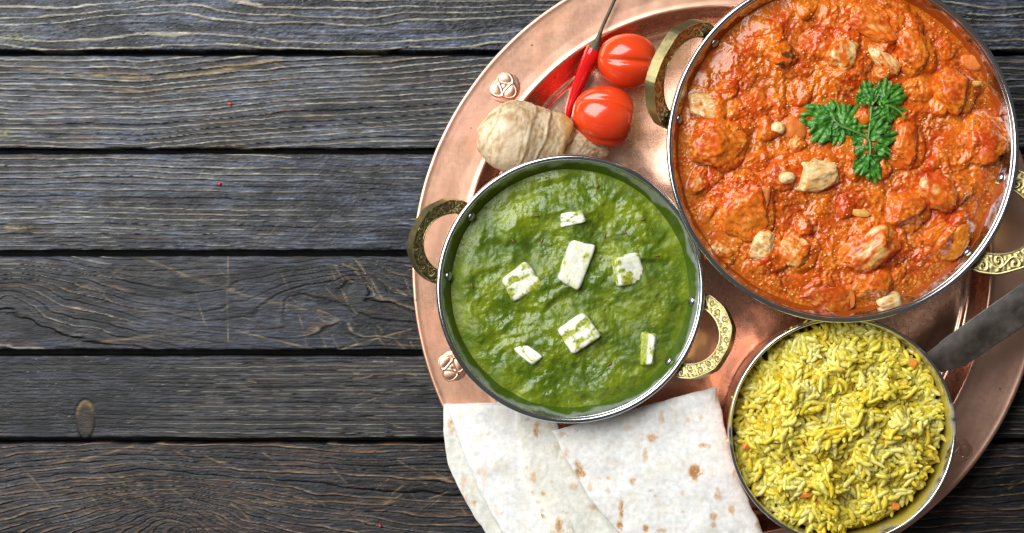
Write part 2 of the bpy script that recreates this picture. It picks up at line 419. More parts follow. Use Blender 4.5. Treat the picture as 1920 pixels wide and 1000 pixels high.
plank(8, -280, -95, dict(BLU, step=6, lam=14, w1=30, w2=10))
plank(0, -88, 95, dict(BLU, lam=14.5, w1=34, w2=9, wear=-0.02, rough=1.6, gold=0.3, bw=0.3,
      stains=[(30, 72, 45, 9, (0.22, 0.22, 0.03))], segs=scr(10, 0, 900, 10, 90, -20, 30, 15, 40, 0.5)))
plank(1, 104, 279, dict(BLU, nz=0.6, lam=13.0, lam2=3.0, w1=14, w2=6, wear=-0.06, ring=0.8, gold=1.0, bw=0.55,
      mx=[0, 2000], mv=[1.35, 1.2], bend=([-760, 0, 260, 520, 900, 2700], [-30, -22, -34, 2, 30, 60]),
      segs=[(20, 128, 120, 138, 2.2, .5), (130, 140, 260, 146, 3, .75), (250, 145, 400, 138, 3.5, .6), (380, 140, 530, 110, 4, .7), (200, 165, 275, 172, 1.6, .8), (330, 172, 560, 146, 1.6, .6)]
      + scr(16, 180, 560, 112, 150, 20, 60, 8, 26, 0.7, 1.0), stains=[(8, 250, 12, 8, (0.26, 0.24, 0.02))]))
plank(2, 288, 470, dict(BLU, nz=0.7, lam=14.0, lam2=5.0, w1=18, w2=6, wear=-0.18, ring=0.6, rough=1.2, gold=0.6, bw=0.5, mx=[0, 450, 620, 2000], mv=[1.4, 1.1, 0.55, 0.6],
      mid=(0.058, 0.069, 0.094), segs=scr(14, 150, 700, 300, 460, -60, 10, 20, 70, 0.35),
      stains=[(25, 428, 40, 5, (0.26, 0.22, 0.03))]))
plank(3, 480, 657, dict(NEU, nz=0.45, lam=15.0, w1=20, w2=12, wear=-0.30, ring=0.30, gold=0.8, bw=0.6, mid=(0.038, 0.044, 0.061),
      knots=[(15, 560, 170, 95, 9.0), (660, 525, 120, 60, 7.0), (555, 560, 60, 26, 2.0)], mx=[0, 200, 300, 480, 600, 2000], mv=[1.3, 1.2, 0.4, 0.4, 1.0, 1.0],
      segs=[(245, 478, 345, 515, 1.6, .5), (330, 512, 440, 546, 3.6, .35), (430, 545, 530, 570, 2.6, .35), (520, 565, 640, 605, 1.3, .5), (440, 620, 590, 655, 1.3, .9), (190, 640, 340, 622, 2.0, .6), (640, 655, 770, 618, 1.2, .9), (365, 545, 385, 610, 1.2, .5), (428, 480, 428, 640, 1.2, .5), (560, 590, 575, 650, 1.2, .6)]
      + scr(34, 590, 780, 485, 650, 20, 70, 14, 50, 0.8) + scr(22, 120, 560, 500, 650, -30, 70, 12, 45, 0.5)))
plank(4, 667, 822, dict(NEU, nz=0.4, lam=7.6, w1=8, w2=3, wear=-0.10, ring=0.5, gold=0.5, bw=0.35, dark=(0.012, 0.012, 0.015), mid=(0.026, 0.029, 0.038),
      mx=[0, 260, 420, 2000], mv=[0.25, 0.35, 1.0, 1.0], plug=[(160, 787, 19, 37)], chip=1.5,
      segs=scr(30, 380, 830, 672, 815, -25, 25, 10, 46, 0.6) + scr(10, 0, 380, 680, 800, -40, 10, 12, 30, 0.3)))
plank(5, 831, 1012, dict(BRN, nz=0.5, lam=15.0, w1=20, w2=12, wear=-0.20, ring=0.4, gold=0.9, bw=1.0,
      knots=[(310, 990, 210, 110, 10.0), (330, 985, 50, 34, 3.0)], 
      segs=scr(46, 120, 900, 835, 1000, 0, 50, 14, 60, 0.6) + scr(16, 700, 900, 840, 960, -40, 10, 20, 60, 0.7) + scr(16, 1700, 1900, 850, 1000, -45, 5, 20, 60, 0.5)
      + [(35, 870, 130, 975, 1.0, .6), (150, 862, 250, 836, 1.8, .6)]))
plank(9, 1019, 1200, dict(BRN, step=6, lam=14, w1=30, w2=10))
x0, x1 = (-760 - 960) * S, (2660 - 960) * S; y0, y1 = (500 + 270) * S, -(1190 - 500) * S
bx = np.array([[x, y, z] for z in (-0.0195, -0.0182) for (x, y) in ((x0, y1), (x1, y1), (x1, y0), (x0, y0))])
obj('gap_dark_sheet', bx, [[3, 2, 1, 0], [4, 5, 6, 7], [0, 1, 5, 4], [1, 2, 6, 5], [2, 3, 7, 6], [3, 0, 4, 7]], M_DARK, table, smooth=False)  # dark sheet added under the planks to make the gaps black

# ------------------------------------------------------------------ the copper tray
TC = P(1361, 507, 0.012)
def tr(px, z): return L(px, z)
prof = [(0.0001, 0.0032), (0.05, 0.0032), (0.10, 0.0033), (tr(440, .003), 0.0034), (tr(449, .004), 0.0036), (tr(453, .004), 0.0044), (tr(456, .004), 0.0046),
        (tr(460, .005), 0.0046), (tr(474, .008), 0.0078), (tr(486, .011), 0.0112), (tr(491, .012), 0.0130), (tr(494, .013), 0.0139), (tr(498, .013), 0.0140), (tr(503, .013), 0.0137),
        (tr(520, .013), 0.0139), (tr(545, .014), 0.0145), (tr(570, .015), 0.0151), (tr(583, .0155), 0.0155), (tr(588, .0155), 0.0159), (tr(591, .0155), 0.0158), (tr(592.6, .015), 0.0151), (tr(592, .014), 0.0142),
        (tr(586, .014), 0.0136), (tr(545, .014), 0.0127), (tr(500, .0125), 0.0120), (tr(492, .01), 0.0110), (tr(460, .003), 0.0022), (tr(440, .001), 0.0006), (0.05, 0.0004), (0.0001, 0.0004)]
pp = np.array(prof); d = np.r_[0, np.cumsum(np.linalg.norm(np.diff(pp, axis=0), axis=1))]
key = np.unique(np.concatenate([d, np.linspace(0, d[-1], 190)]))
pr = np.c_[np.interp(key, d, pp[:, 0]), np.interp(key, d, pp[:, 1])]
V, F = lathe(pr, TC, 360)
a = np.arctan2(V[:, 1] - TC[1], V[:, 0] - TC[0]); rad = np.hypot(V[:, 0] - TC[0], V[:, 1] - TC[1])
k = sst(0.05, 0.17, rad)
wob = 1 + k * (0.0035 * np.cos(a * 2 - 2.3) + 0.0022 * np.sin(3 * a + 1) + 0.0012 * np.sin(7 * a))
V[:, 0] = TC[0] + (V[:, 0] - TC[0]) * wob; V[:, 1] = TC[1] + (V[:, 1] - TC[1]) * wob
V[:, 2] += k * 0.0005 * fbm(np.cos(a) * 3, np.sin(a) * 3, 2, 9) + 0.00022 * fbm(V[:, 0] / 0.012, V[:, 1] / 0.012, 2, 6) * sst(0.1755, 0.172, rad) * (V[:, 2] > 0.003)
tray = obj('copper_tray', V, F[:, ::-1], M_COPPER, loc=(TC[0], TC[1], 0), attrs={'brushed': sst(0.143, 0.149, rad)})
tag(tray, 'round copper tray with a broad rim set with embossed rosettes, holding all the dishes', 'tray')
def tray_z(px, py):
    r = math.hypot(px - 1361, py - 507); return float(np.interp(L(r, 0.01), pp[:19, 0], pp[:19, 1]))

def rosette_mesh():
    R = 30.0; g = np.linspace(-R, R, 61); X, Y = np.meshgrid(g, g); rr_ = np.hypot(X, Y)
    z = 2.2 * np.clip(1 - (rr_ / R) ** 4, 0, 1)
    lob = np.full_like(X, 9.0)
    for t in (80, 200, 320):
        t = math.radians(t); cx, cy = 16.0 * math.cos(t), 16.0 * math.sin(t)
        u = (X - cx) * math.cos(t) + (Y - cy) * math.sin(t); v = -(X - cx) * math.sin(t) + (Y - cy) * math.cos(t)
        u = u + 0.024 * v * v
        dd = np.sqrt((u / 10.0) ** 2 + (v / 14.4) ** 2); lob = np.minimum(lob, dd)
    z += 2.4 * np.sqrt(np.clip(1 - (lob / 0.9) ** 2, 0, 1)) + 2.2 * np.exp(-((lob - 1.0) / 0.13) ** 2) + 1.2 * np.exp(-(rr_ / 4.5) ** 2)
    z = np.where(rr_ > R - 0.3, -1.0, z)
    V = np.stack([X * S, Y * S, z * S], -1).reshape(-1, 3)
    F = grid_faces(61, 61); ok = (rr_.reshape(-1)[F] < R + 1).all(1)
    F = F[ok]; u = np.unique(F); mp = np.zeros(len(V), int); mp[u] = np.arange(len(u))
    return make_mesh('rosette', V[u], mp[F], M_COPPER, attrs={'brushed': np.full(len(u), 0.6)})
RM = rosette_mesh()
for (px, py, rot) in ((945, 163, 0), (846, 688, 60), (1797, 850, 180), (1880, 330, 120), (1450, -30, 40), (1267, 1042, 10)):
    zz = tray_z(px, py)
    o = bpy.data.objects.new('rosette', RM); COL.objects.link(o); o.parent = tray
    q = P(px, py, zz); o.location = (q[0] - TC[0], q[1] - TC[1], q[2] - 0.0001); o.rotation_euler = (0, 0, math.radians(rot))

# ------------------------------------------------------------------ bowls
def rim_roll(R, z, rt, n=11):
    t = np.linspace(-0.25 * PI, 1.25 * PI, n); return [(R + rt * math.cos(x), z + rt * math.sin(x)) for x in t]
def engraved_handle(parent, c, phi, Ra, za, half, reach, band, thick, tilt, seed):
    n, m = 300, 34
    out = np.array([(-0.97, -0.10), (-1.0, 0.20), (-0.90, 0.50), (-0.52, 0.90), (0.06, 1.0), (0.50, 0.93), (0.86, 0.58), (1.0, 0.20), (0.97, -0.10)]) * [half, reach]
    for ct in (0.14, 0.25):
        out = np.vstack([out[:1]] + [np.vstack([a_ * (1 - ct) + b_ * ct, a_ * ct + b_ * (1 - ct)]) for a_, b_ in zip(out[:-1], out[1:])] + [out[-1:]])
    d = np.r_[0, np.cumsum(np.linalg.norm(np.diff(out, axis=0), axis=1))]
    tt = np.linspace(0, d[-1], n); O = np.c_[np.interp(tt, d, out[:, 0]), np.interp(tt, d, out[:, 1])]
    hi, hr = half - band * 1.25, reach - band * 1.02
    ang = np.linspace(PI * 1.07, -PI * 0.07, n); I = np.c_[hi * np.cos(ang), hr * np.sin(ang)]
    v = np.linspace(0, 1, m)
    Q = I[:, None] * (1 - v)[None, :, None] + O[:, None] * v[None, :, None]
    # scrolling vine with curled leaves, hatched between
    U = (tt / band)[:, None] * np.ones(m); Vv = v[None] * np.ones((n, 1))
    lam = 2.1; cv = 0.5 + 0.20 * np.sin(2 * PI * U / lam + seed)
    rel = 0.8 * np.exp(-((Vv - cv) / 0.07) ** 2)
    for kk in range(-1, int(U.max() / lam * 2) + 3):
        uc = (kk + 0.5) * lam / 2 - seed * lam / (2 * PI); sg = 1 if kk % 2 else -1
        du = U - uc; dv = (Vv - 0.5 - 0.16 * sg) * 1.0
        rr_ = np.hypot(du, dv * 1.1); th = np.arctan2(dv, du)
        lf = np.exp(-(rr_ / 0.46) ** 4) * (0.5 + 0.5 * np.cos(sg * th * 1 + rr_ * 19.0))
        fan = np.exp(-((rr_ - 0.50) / 0.16) ** 2) * (0.5 + 0.5 * np.cos(th * 7))
        rel = np.maximum(rel, np.maximum(lf, 0.65 * fan))
    rel = rel * sst(0.03, 0.14, Vv) * sst(0.97, 0.86, Vv)
    rel = np.maximum(rel, 1.0 * (sst(0.09, 0.05, Vv) + sst(0.91, 0.95, Vv)))
    h = thick / 2 + (rel - 1.0) * 0.00042
    ca, sa = math.cos(phi), math.sin(phi); outw = np.array([ca, sa, 0]); tang = np.array([-sa, ca, 0]); zz = np.array([0, 0, 1.0])
    bax = outw * math.cos(tilt) + zz * math.sin(tilt); nrm = -outw * math.sin(tilt) + zz * math.cos(tilt)
    base = np.array([c[0], c[1], 0]) + outw * Ra + zz * za
    def W3(q, hh): return base + q[..., 0:1] * tang + q[..., 1:2] * bax + np.asarray(hh)[..., None] * nrm
    top = W3(Q, h)
    bo = np.stack([O, O * 0.985, I * 1.03, I], 1); bh = np.stack([np.full(n, -thick / 2 + .0005), np.full(n, -thick / 2), np.full(n, -thick / 2), np.full(n, -thick / 2 + .0005)], 1)
    botm = W3(bo, bh)
    ringv = np.concatenate([top, botm], 1); K = m + 4
    F = grid_faces(n, K, True).tolist(); F.append(list(range(K))[::-1]); F.append([(n - 1) * K + k for k in range(K)])
    F = [f[::-1] for f in F]
    pat = np.concatenate([sst(0.75, 0.15, rel), np.zeros((n, 4))], 1).ravel()  # groove tarnish, also darkened in colour to add shade to the relief
    return obj('handle', ringv.reshape(-1, 3), F, M_BRASS, parent, loc=tuple(base), sharp=32, attrs={'tarnish_shade': pat})
def rivet_mesh(r):
    pf = [(0.0001, 0.62 * r), (0.45 * r, 0.60 * r), (0.75 * r, 0.50 * r), (0.95 * r, 0.24 * r), (1.0 * r, 0), (1.02 * r, -0.35 * r)]
    V, F = lathe(pf, (0, 0), 20); return make_mesh('rivet', V, F, M_RIVET)

def karahi(px, py, Rpx, zr, z0, mat_in, label, group, phi, hs):
    c = P(px, py, zr); R = L(Rpx, zr); rt = 0.0015; Rm = R - rt; h = zr - z0
    t = thing('steel_bowl', (c[0], c[1], z0), label, 'bowl', group)
    ks = [(1.0, 1.0), (0.945, 0.80), (0.90, 0.62), (0.83, 0.40), (0.72, 0.18), (0.60, 0.05), (0.50, 0.0)]
    inner = smooth_path([(Rm - 0.0014 - (1 - a) * Rm, z0 + 0.0016 + b * (h - 0.003)) for a, b in ks], 40)
    outer = smooth_path([(Rm - 0.0002 - (1 - a) * Rm, z0 + b * (h - 0.0018)) for a, b in ks[::-1]], 40)
    roll = rim_roll(Rm, zr - rt, rt, 15)
    V, F = lathe(np.vstack([[(0.0001, z0)], outer, roll]), c, 192)
    obj('shell', V, F, M_STEEL, t)
    V, F = lathe(np.vstack([roll[-2:], inner, [(0.0001, z0 + 0.0016)]]), c, 192)
    V[:, 2] += 0.00005
    obj('lining', V, F, mat_in, t)
    rm = rivet_mesh(0.0027)
    for s, (half, reach, band, thick, tilt, dz) in zip((0, PI), hs):
        f = phi + s
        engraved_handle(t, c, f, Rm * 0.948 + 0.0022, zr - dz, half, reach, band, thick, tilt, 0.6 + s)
        for sg in (-1, 1):
            zz = zr - 0.0078; ri = float(np.interp(zz, inner[::-1, 1], inner[::-1, 0]))
            aa = f + sg * (half * 0.80) / R
            o = bpy.data.objects.new('rivet', rm); COL.objects.link(o); o.parent = t
            w = np.array([c[0] + ri * math.cos(aa), c[1] + ri * math.sin(aa), zz]); o.location = w - wl(t)
            nv = Vector((-math.cos(aa), -math.sin(aa), 0.45)); o.rotation_euler = nv.to_track_quat('Z', 'Y').to_euler()
    return t, c, inner

ZG, ZR, ZP = 0.050, 0.060, 0.052
G_IN = residue_mat('steel_with_spinach_film', (0.050, 0.090, 0.006), ZG - 0.017, ZG - 0.0005, 0.66)
R_IN = residue_mat('steel_with_oil_film', (0.30, 0.055, 0.006), ZR - 0.017, ZR - 0.0005, 0.98)
kg, cg, in_g = karahi(1070, 542, 252.5, ZG, 0.0034, G_IN, 'smaller steel bowl with engraved brass handles, full of green spinach curry', 'steel bowls with brass handles',
    math.radians(-21), [(0.0235, 0.0252, 0.0060, 0.0064, math.radians(33), 0.0085), (0.0235, 0.0250, 0.0060, 0.0064, math.radians(36), 0.0085)])
kr, cr, in_r = karahi(1581, 275, 331, ZR, 0.0034, R_IN, 'larger steel bowl with engraved brass handles, full of orange tomato curry', 'steel bowls with brass handles',
    math.radians(-25), [(0.0290, 0.0320, 0.0085, 0.0062, math.radians(18), 0.010), (0.0300, 0.0320, 0.0066, 0.0066, math.radians(52), 0.010)])

# copper pan with iron strap handle
cp = P(1580, 808, ZP); RP = L(214, ZP)
pan = thing('copper_pan', (cp[0], cp[1], 0.0034), 'round copper pan lined with tin, with a flat iron handle, full of yellow rice', 'pan')
V, F = lathe(smooth_path([(0.0001, 0.0034), (0.045, 0.0034), (0.0540, 0.0045), (0.0566, 0.009), (0.0580, 0.025), (RP - 0.0006, ZP - 0.004), (RP - 0.0002, ZP - 0.0008)], 60), cp, 160)
obj('shell', V, F, M_PANCOP, pan)
V, F = lathe(np.vstack([rim_roll(RP - 0.0010, ZP - 0.0010, 0.0010, 11), smooth_path([(RP - 0.0020, ZP - 0.0018), (RP - 0.0026, ZP - 0.006), (0.0558, 0.025), (0.054, 0.009), (0.050, 0.006), (0.0001, 0.006)], 40)]), cp, 160)
obj('lining', V, F, residue_mat('tin_with_turmeric_film', (0.42, 0.34, 0.05), 0.030, 0.0535, 0.80), pan)
hz0, hz1 = 0.0445, 0.060
pts = [(1738, 662, 1764, 699), (1750, 653, 1772, 697), (1757, 648, 1780, 694), (1768, 637, 1796, 690), (1790, 621, 1812, 684), (1850, 578, 1866, 648), (1920, 529, 1930, 606), (2010, 466, 2030, 540), (2100, 408, 2118, 474), (2150, 384, 2158, 436)]
top = []; 
P4 = smooth_path(pts, 44)
for i_, (ax, ay, bx_, by_) in enumerate(P4):
    z = hz0 + (hz1 - hz0) * i_ / 43.0
    row = [P(ax + (bx_ - ax) * w, ay + (by_ - ay) * w, z + dz) for w, dz in ((0.0, -0.0007), (0.006, -0.0003), (0.022, 0), (0.5, 0), (0.978, 0), (0.994, -0.0003), (1.0, -0.0007), (0.99, -0.0028), (0.5, -0.0030), (0.01, -0.0028))]
    top.append(row)
top = np.array(top); F = grid_faces(44, 10, True).tolist(); F.append(list(range(10))[::-1]); F.append([43 * 10 + k for k in range(10)])
obj('handle', top.reshape(-1, 3), [f[::-1] for f in F], M_IRON, pan, sharp=22, attrs={'edge': np.tile([1, 1, .3, 0, 0, .5, .6, 0, 0, .6], 44)})

# ------------------------------------------------------------------ heightfield foods
def field_obj(name, c, R, step, hfun, mat, zwall=None):
    n = int(2 * R / (step * S)) + 2; g = (np.arange(n) - (n - 1) / 2) * step * S
    X, Y = np.meshgrid(c[0] + g, c[1] + g)
    z, col = hfun(X, Y)
    V = np.stack([X, Y, z], -1).reshape(-1, 3); F = grid_faces(n, n)
    rr_ = np.hypot(V[:, 0] - c[0], V[:, 1] - c[1]); ok = (rr_[F] < R).all(1); F = F[ok]
    u = np.unique(F); mp = np.zeros(len(V), int); mp[u] = np.arange(len(u))
    return obj(name, V[u], mp[F], mat, attrs={'tint': col.reshape(-1, 3)[u]})
def unpx(X, Y, z):
    k = S * (H - z) / H; return X / k + 960, -Y / k + 500

# ---- chunk list of the tomato curry: px, py, half-width, half-height, rotation, lift(mm), exposure, sharpness, label
CH = [
 (1527, 320, 44, 34, -15, 2.6, 0.95, 'largest bare cream chunk of chicken, just below the left of the parsley'),
 (1323, 202, 33, 26, 10, 1.6, 0.80, 'pale rounded chunk of chicken near the left wall, just below the left rivets'),
 (1580, 95, 27, 36, 8, 1.8, 0.62, 'pale upright chunk of chicken with a shiny left edge, well above the parsley'),
 (1660, 110, 34, 17, 52, 1.5, 0.70, 'narrow slanting pale strip of chicken above the right of the parsley'),
 (1648, 45, 46, 26, 25, 1.2, 0.42, 'orange coated chunk of chicken with one pale corner near the top of the large bowl'),
 (1640, 463, 52, 32, -38, 2.2, 0.62, 'large tilted wedge of chicken with a bare lower edge, below the parsley'),
 (1436, 464, 25, 28, 20, 2.0, 0.80, 'pale pointed knob of chicken at the lower left of the large bowl'),
 (1352, 474, 26, 22, 15, 1.6, 0.55, 'small half coated chunk of chicken lowest along the left wall of the large bowl'),
 (1496, 470, 30, 28, 30, 1.4, 0.55, 'blunt half coated chunk of chicken between the pale knob and the large tilted wedge'),
 (1402, 388, 42, 54, 12, 2.6, 0.26, 'tall orange coated chunk of chicken with a yellow streak, lower left of the bowl centre'),
 (1319, 338, 22, 26, 35, 1.4, 0.45, 'small chunk of chicken with one pale edge close to the middle of the left wall'),
 (1550, 556, 46, 30, 4, 1.6, 0.38, 'wide flat slab of chicken in the oil at the bottom of the large bowl'),
 (1640, 534, 30, 26, -20, 1.4, 0.35, 'orange coated chunk of chicken just above the smooth pale nut'),
 (1766, 352, 38, 36, 40, 2.6, 0.46, 'ragged chunk of chicken with a pale streak, lower right of the parsley'),
 (1697, 272, 28, 40, 10, 2.2, 0.32, 'coated chunk of chicken tucked against the right side of the parsley'),
 (1712, 98, 26, 40, -15, 2.2, 0.10, 'fully coated lump of chicken casting a dark hollow, upper right of the parsley'),
 (1795, 446, 42, 26, -52, 1.0, 0.20, 'smooth yellowish lump of chicken sunk in oil beside the lower right rivet'),
 (1460, 95, 30, 22, 40, 1.6, 0.30, 'chunk of chicken with a browned edge in the upper left of the large bowl'),
 (1345, 268, 46, 40, 10, 2.2, 0.05, 'red coated lump of chicken against the left wall below the pale rounded chunk'),
 (1850, 262, 38, 44, 0, 2.2, 0.08, 'rounded coated lump of chicken close to the right wall of the large bowl'),
 (1700, 395, 34, 26, 0, 1.8, 0.06, 'coated lump of chicken under the ragged chunk, right of the large tilted wedge'),
 (1790, 170, 40, 34, 30, 1.8, 0.08, 'coated lump of chicken in the upper right below the clear oil'),
]
ZS = ZR - 0.0105
def red_h(X, Y):
    px, py = unpx(X, Y, ZS)
    wx = px + 16 * fbm(px / 55, py / 55, 2, 61); wy = py + 16 * fbm(px / 55, py / 55, 2, 62)
    h = 9.0 * fbm(wx / 80, wy / 80, 3, 63) + 3.2 * (0.5 - np.abs(fbm(wx / 34, wy / 34, 2, 64))) 
    dome = np.zeros_like(px)
    r2 = np.random.default_rng(33)
    for _ in range(95):
        a = r2.uniform(0, 2 * PI); rd = 300 * math.sqrt(r2.random()); cx, cy = 1583 + rd * math.cos(a), 278 + rd * math.sin(a)
        ra, rb, t = r2.uniform(13, 38), r2.uniform(11, 28), r2.uniform(0, PI)
        u = (wx - cx) * math.cos(t) + (wy - cy) * math.sin(t); v = -(wx - cx) * math.sin(t) + (wy - cy) * math.cos(t)
        dd = (u / ra) ** 2 + (v / rb) ** 2
        dome = np.maximum(dome, r2.uniform(2.5, 8) * np.sqrt(np.clip(1 - dd, 0, 1)) ** 0.8)
    for (cx, cy, ra, rb, t, lf, ex, lb) in CH:
        t = math.radians(t); u = (wx - cx) * math.cos(t) - (wy - cy) * -math.sin(t); v = -(wx - cx) * math.sin(t) + (wy - cy) * math.cos(t)
        dd = (u / (ra * 1.12)) ** 4 + (v / (rb * 1.12)) ** 4
        dome = np.maximum(dome, (9 if ex < 0.3 else 5) * np.clip(1 - dd, 0, 1) ** 0.5)
    rr_ = np.hypot(px - 1581, py - 275)
    edge = sst(305, 250, rr_)
    h = h + dome * 1.7
    # sloping down into the oil near the wall
    oil = sst(0.55, 0.0, edge) * 0.0
    h = h + edge * (2.5 * fbm(wx / 15, wy / 15, 2, 72) + 1.6 * (0.35 - np.abs(fbm(wx / 20, wy / 20, 2, 73))) * 2)
    fine = fbm(px / 7, py / 7, 3, 65); fine2 = fbm(px / 3.2, py / 3.2, 2, 66)
    z = ZS + S * (edge * (h * 1.15 + 7.0) + 0.30 * (1 - edge) * h * 0.5 + (0.85 * fine + 0.22 * fine2) * (0.15 + 0.85 * edge))
    # colour of the sauce: tomato red, orange, oil, pale grains
    n1 = fbm(px / 70, py / 70, 3, 67); n2 = fbm(px / 24, py / 24, 3, 68); n3 = fbm(px / 10, py / 10, 2, 69)
    col = mixc((0.60, 0.092, 0.004), (0.48, 0.040, 0.003), sst(-0.1, 0.55, n1 + 0.35 * n2))
    col = mixc(col, (0.68, 0.160, 0.007), sst(-0.1, 0.5, -n1 + 0.4 * n3))
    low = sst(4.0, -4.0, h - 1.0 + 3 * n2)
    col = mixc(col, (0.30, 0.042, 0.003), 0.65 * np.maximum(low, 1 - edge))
    col = mixc(col, (0.46, 0.13, 0.006), 0.7 * sst(0.75, 0.2, edge) * sst(-0.3, 0.3, n2))
    return z, col
def speckle(px, py, n, cx, cy, R, seed, rmin, rmax):
    """strength field of n small pale grains (px grid is regular)"""
    out = np.zeros_like(px); r2 = np.random.default_rng(seed)
    x0, y0 = px[0, 0], py[0, 0]; sx = px[0, 1] - px[0, 0]; sy = py[1, 0] - py[0, 0]
    for _ in range(n):
        a = r2.uniform(0, 2 * PI); rd = R * math.sqrt(r2.random()); gx, gy = cx + rd * math.cos(a), cy + rd * math.sin(a); r = r2.uniform(rmin, rmax)
        i = int((gy - y0) / sy); j = int((gx - x0) / sx); w = int(r / abs(sx)) + 2
        i0, i1, j0, j1 = max(i - w, 0), i + w + 1, max(j - w, 0), j + w + 1
        d = np.hypot(px[i0:i1, j0:j1] - gx, py[i0:i1, j0:j1] - gy)
        out[i0:i1, j0:j1] = np.maximum(out[i0:i1, j0:j1], np.clip(1.15 - (d / r) ** 2, 0, 1) * r2.uniform(0.4, 1))
    return out
RED = {}
def red_at(x, y, key):
    j = (x - RED['x0']) / RED['d']; i = (y - RED['y0']) / RED['d']; A = RED[key]
    return A[np.clip(np.rint(i).astype(int), 0, A.shape[0] - 1), np.clip(np.rint(j).astype(int), 0, A.shape[1] - 1)]
def red_full(X, Y):
    z, col = red_h(X, Y); px, py = unpx(X, Y, ZS)
    z = z + 0
    sp = speckle(px, py, 13000, 1581, 275, 312, 5, 1.2, 2.9)
    dens = sst(-0.35, 0.25, fbm(px / 45, py / 45, 2, 70))
    sp = sp * (0.25 + 0.75 * dens)
    z = z + S * 0.55 * sp
    bit = speckle(px, py, 240, 1581, 275, 300, 8, 2.5, 6.5)
    col = mixc(col, (0.48, 0.018, 0.005), 0.6 * bit); col = mixc(col, (0.86, 0.40, 0.085), 0.75 * sp)
    RED.update(x0=X[0, 0], y0=Y[0, 0], d=X[0, 1] - X[0, 0], z=z, col=col, sp=sp)
    return z, col
ri = float(np.interp(ZS, in_r[::-1, 1], in_r[::-1, 0])) + 0.0022
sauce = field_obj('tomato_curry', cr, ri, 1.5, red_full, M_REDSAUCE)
tag(sauce, 'thick orange red tomato curry sauce filling the larger steel bowl', 'curry')
def red_z(px, py):
    q = P(px, py, ZS); z, _ = red_h(np.array([[q[0]]]), np.array([[q[1]]])); return float(z[0, 0])

def ico(sub):
    bm = bmesh.new(); bmesh.ops.create_icosphere(bm, subdivisions=sub, radius=1.0)
    V = np.array([v.co[:] for v in bm.verts]); F = np.array([[v.index for v in f.verts] for f in bm.faces]); bm.free(); return V, F
ICO5, ICO4, ICO3, ICO2 = ico(5), ico(4), ico(3), ico(2)

def lump(ico_, hx, hy, hz, rot, seed, k=3.2, rough=0.12, cuts=3):
    V, F = ico_; V = V.copy()
    V /= (np.abs(V) ** k).sum(1)[:, None] ** (1 / k)
    r2 = np.random.default_rng(seed)
    for _ in range(cuts):
        n = r2.normal(size=3); n[2] = abs(n[2]) * 0.6; n /= np.linalg.norm(n); lim = r2.uniform(0.62, 0.85)
        dp = V @ n; V -= np.clip(dp - lim, 0, None)[:, None] * n * 0.9
    n0 = V / np.linalg.norm(V, axis=1)[:, None]
    V = V + n0 * (rough * 1.5 * fbm3(V * 1.6, 2, seed) + rough * 0.6 * fbm3(V * np.array([3, 9, 5]), 2, seed + 9))[:, None]
    U = V.copy()
    V = V * [hx, hy, hz]; a = math.radians(rot); ca, sa = math.cos(a), math.sin(a)
    V = np.c_[V[:, 0] * ca - V[:, 1] * sa, V[:, 0] * sa + V[:, 1] * ca, V[:, 2]]
    return V, F, U
for i_, (px, py, hx, hy, rot, lf, ex, lab) in enumerate(CH):
    z0 = red_z(px, py); sx = L(hx, ZS) * 1.08; sy = L(hy, ZS) * 1.08; hz = 0.40 * min(sx, sy) + 0.0015
    V, F, U = lump(ICO5, sx, sy, hz, -rot, 100 + i_, k=2.8, rough=0.15, cuts=4)
    nz = fbm3(U * 1.3, 3, i_ + 50); n2 = fbm3(U * 3.4, 2, i_ + 70)
    n0 = U / np.linalg.norm(U, axis=1)[:, None]
    # bare meat shows where the sauce has run off
    bare = sst(0.50, 0.70, ex * 0.95 + 0.55 * nz + 0.22 * n2 - 0.30 * np.clip(0.55 - n0[:, 2], 0, 1))
    fibre = fbm3(U * np.array([2, 9, 5]), 2, i_)
    meat = mixc((0.78, 0.56, 0.28), (0.64, 0.35, 0.10), sst(-0.2, 0.5, fibre + 0.5 * n2))
    q = P(px, py, z0); wx_, wy_ = V[:, 0] + q[0], V[:, 1] + q[1]
    coat = red_at(wx_, wy_, 'col'); sp_ = red_at(wx_, wy_, 'sp')
    col = mixc(coat, meat, bare); col = mixc(col, (0.72, 0.30, 0.04), 0.55 * bare * sst(-0.1, 0.45, n2)); col = mixc(col, (0.70, 0.26, 0.03), 0.6 * bare * (1 - bare) * 3)
    if 'browned' in lab: col = mixc(col, (0.09, 0.035, 0.012), sst(0.2, 0.5, nz + 0.5 * U[:, 0]))
    if 'yellowish' in lab: col = mixc(col, (0.62, 0.22, 0.015), 0.55)
    fz = fbm((wx_ / S) / 7, (wy_ / S) / 7, 3, 65)
    V = V + n0 * ((1 - bare) * (0.0003 * sp_ + 0.0004 * fz + 0.0002) + bare * 0.0003 * fibre)[:, None]
    V = V + [q[0], q[1], z0 - hz * 0.60 + lf * 0.0004]
    o = obj('chicken_chunk', V, F, M_CHICKEN, attrs={'tint': col})
    tag(o, lab, 'chicken', 'chicken chunks in the tomato curry')
bits_v, bits_f, bits_c, off = [], [], [], 0
bv, bf = ico(1)
r3 = np.random.default_rng(91)
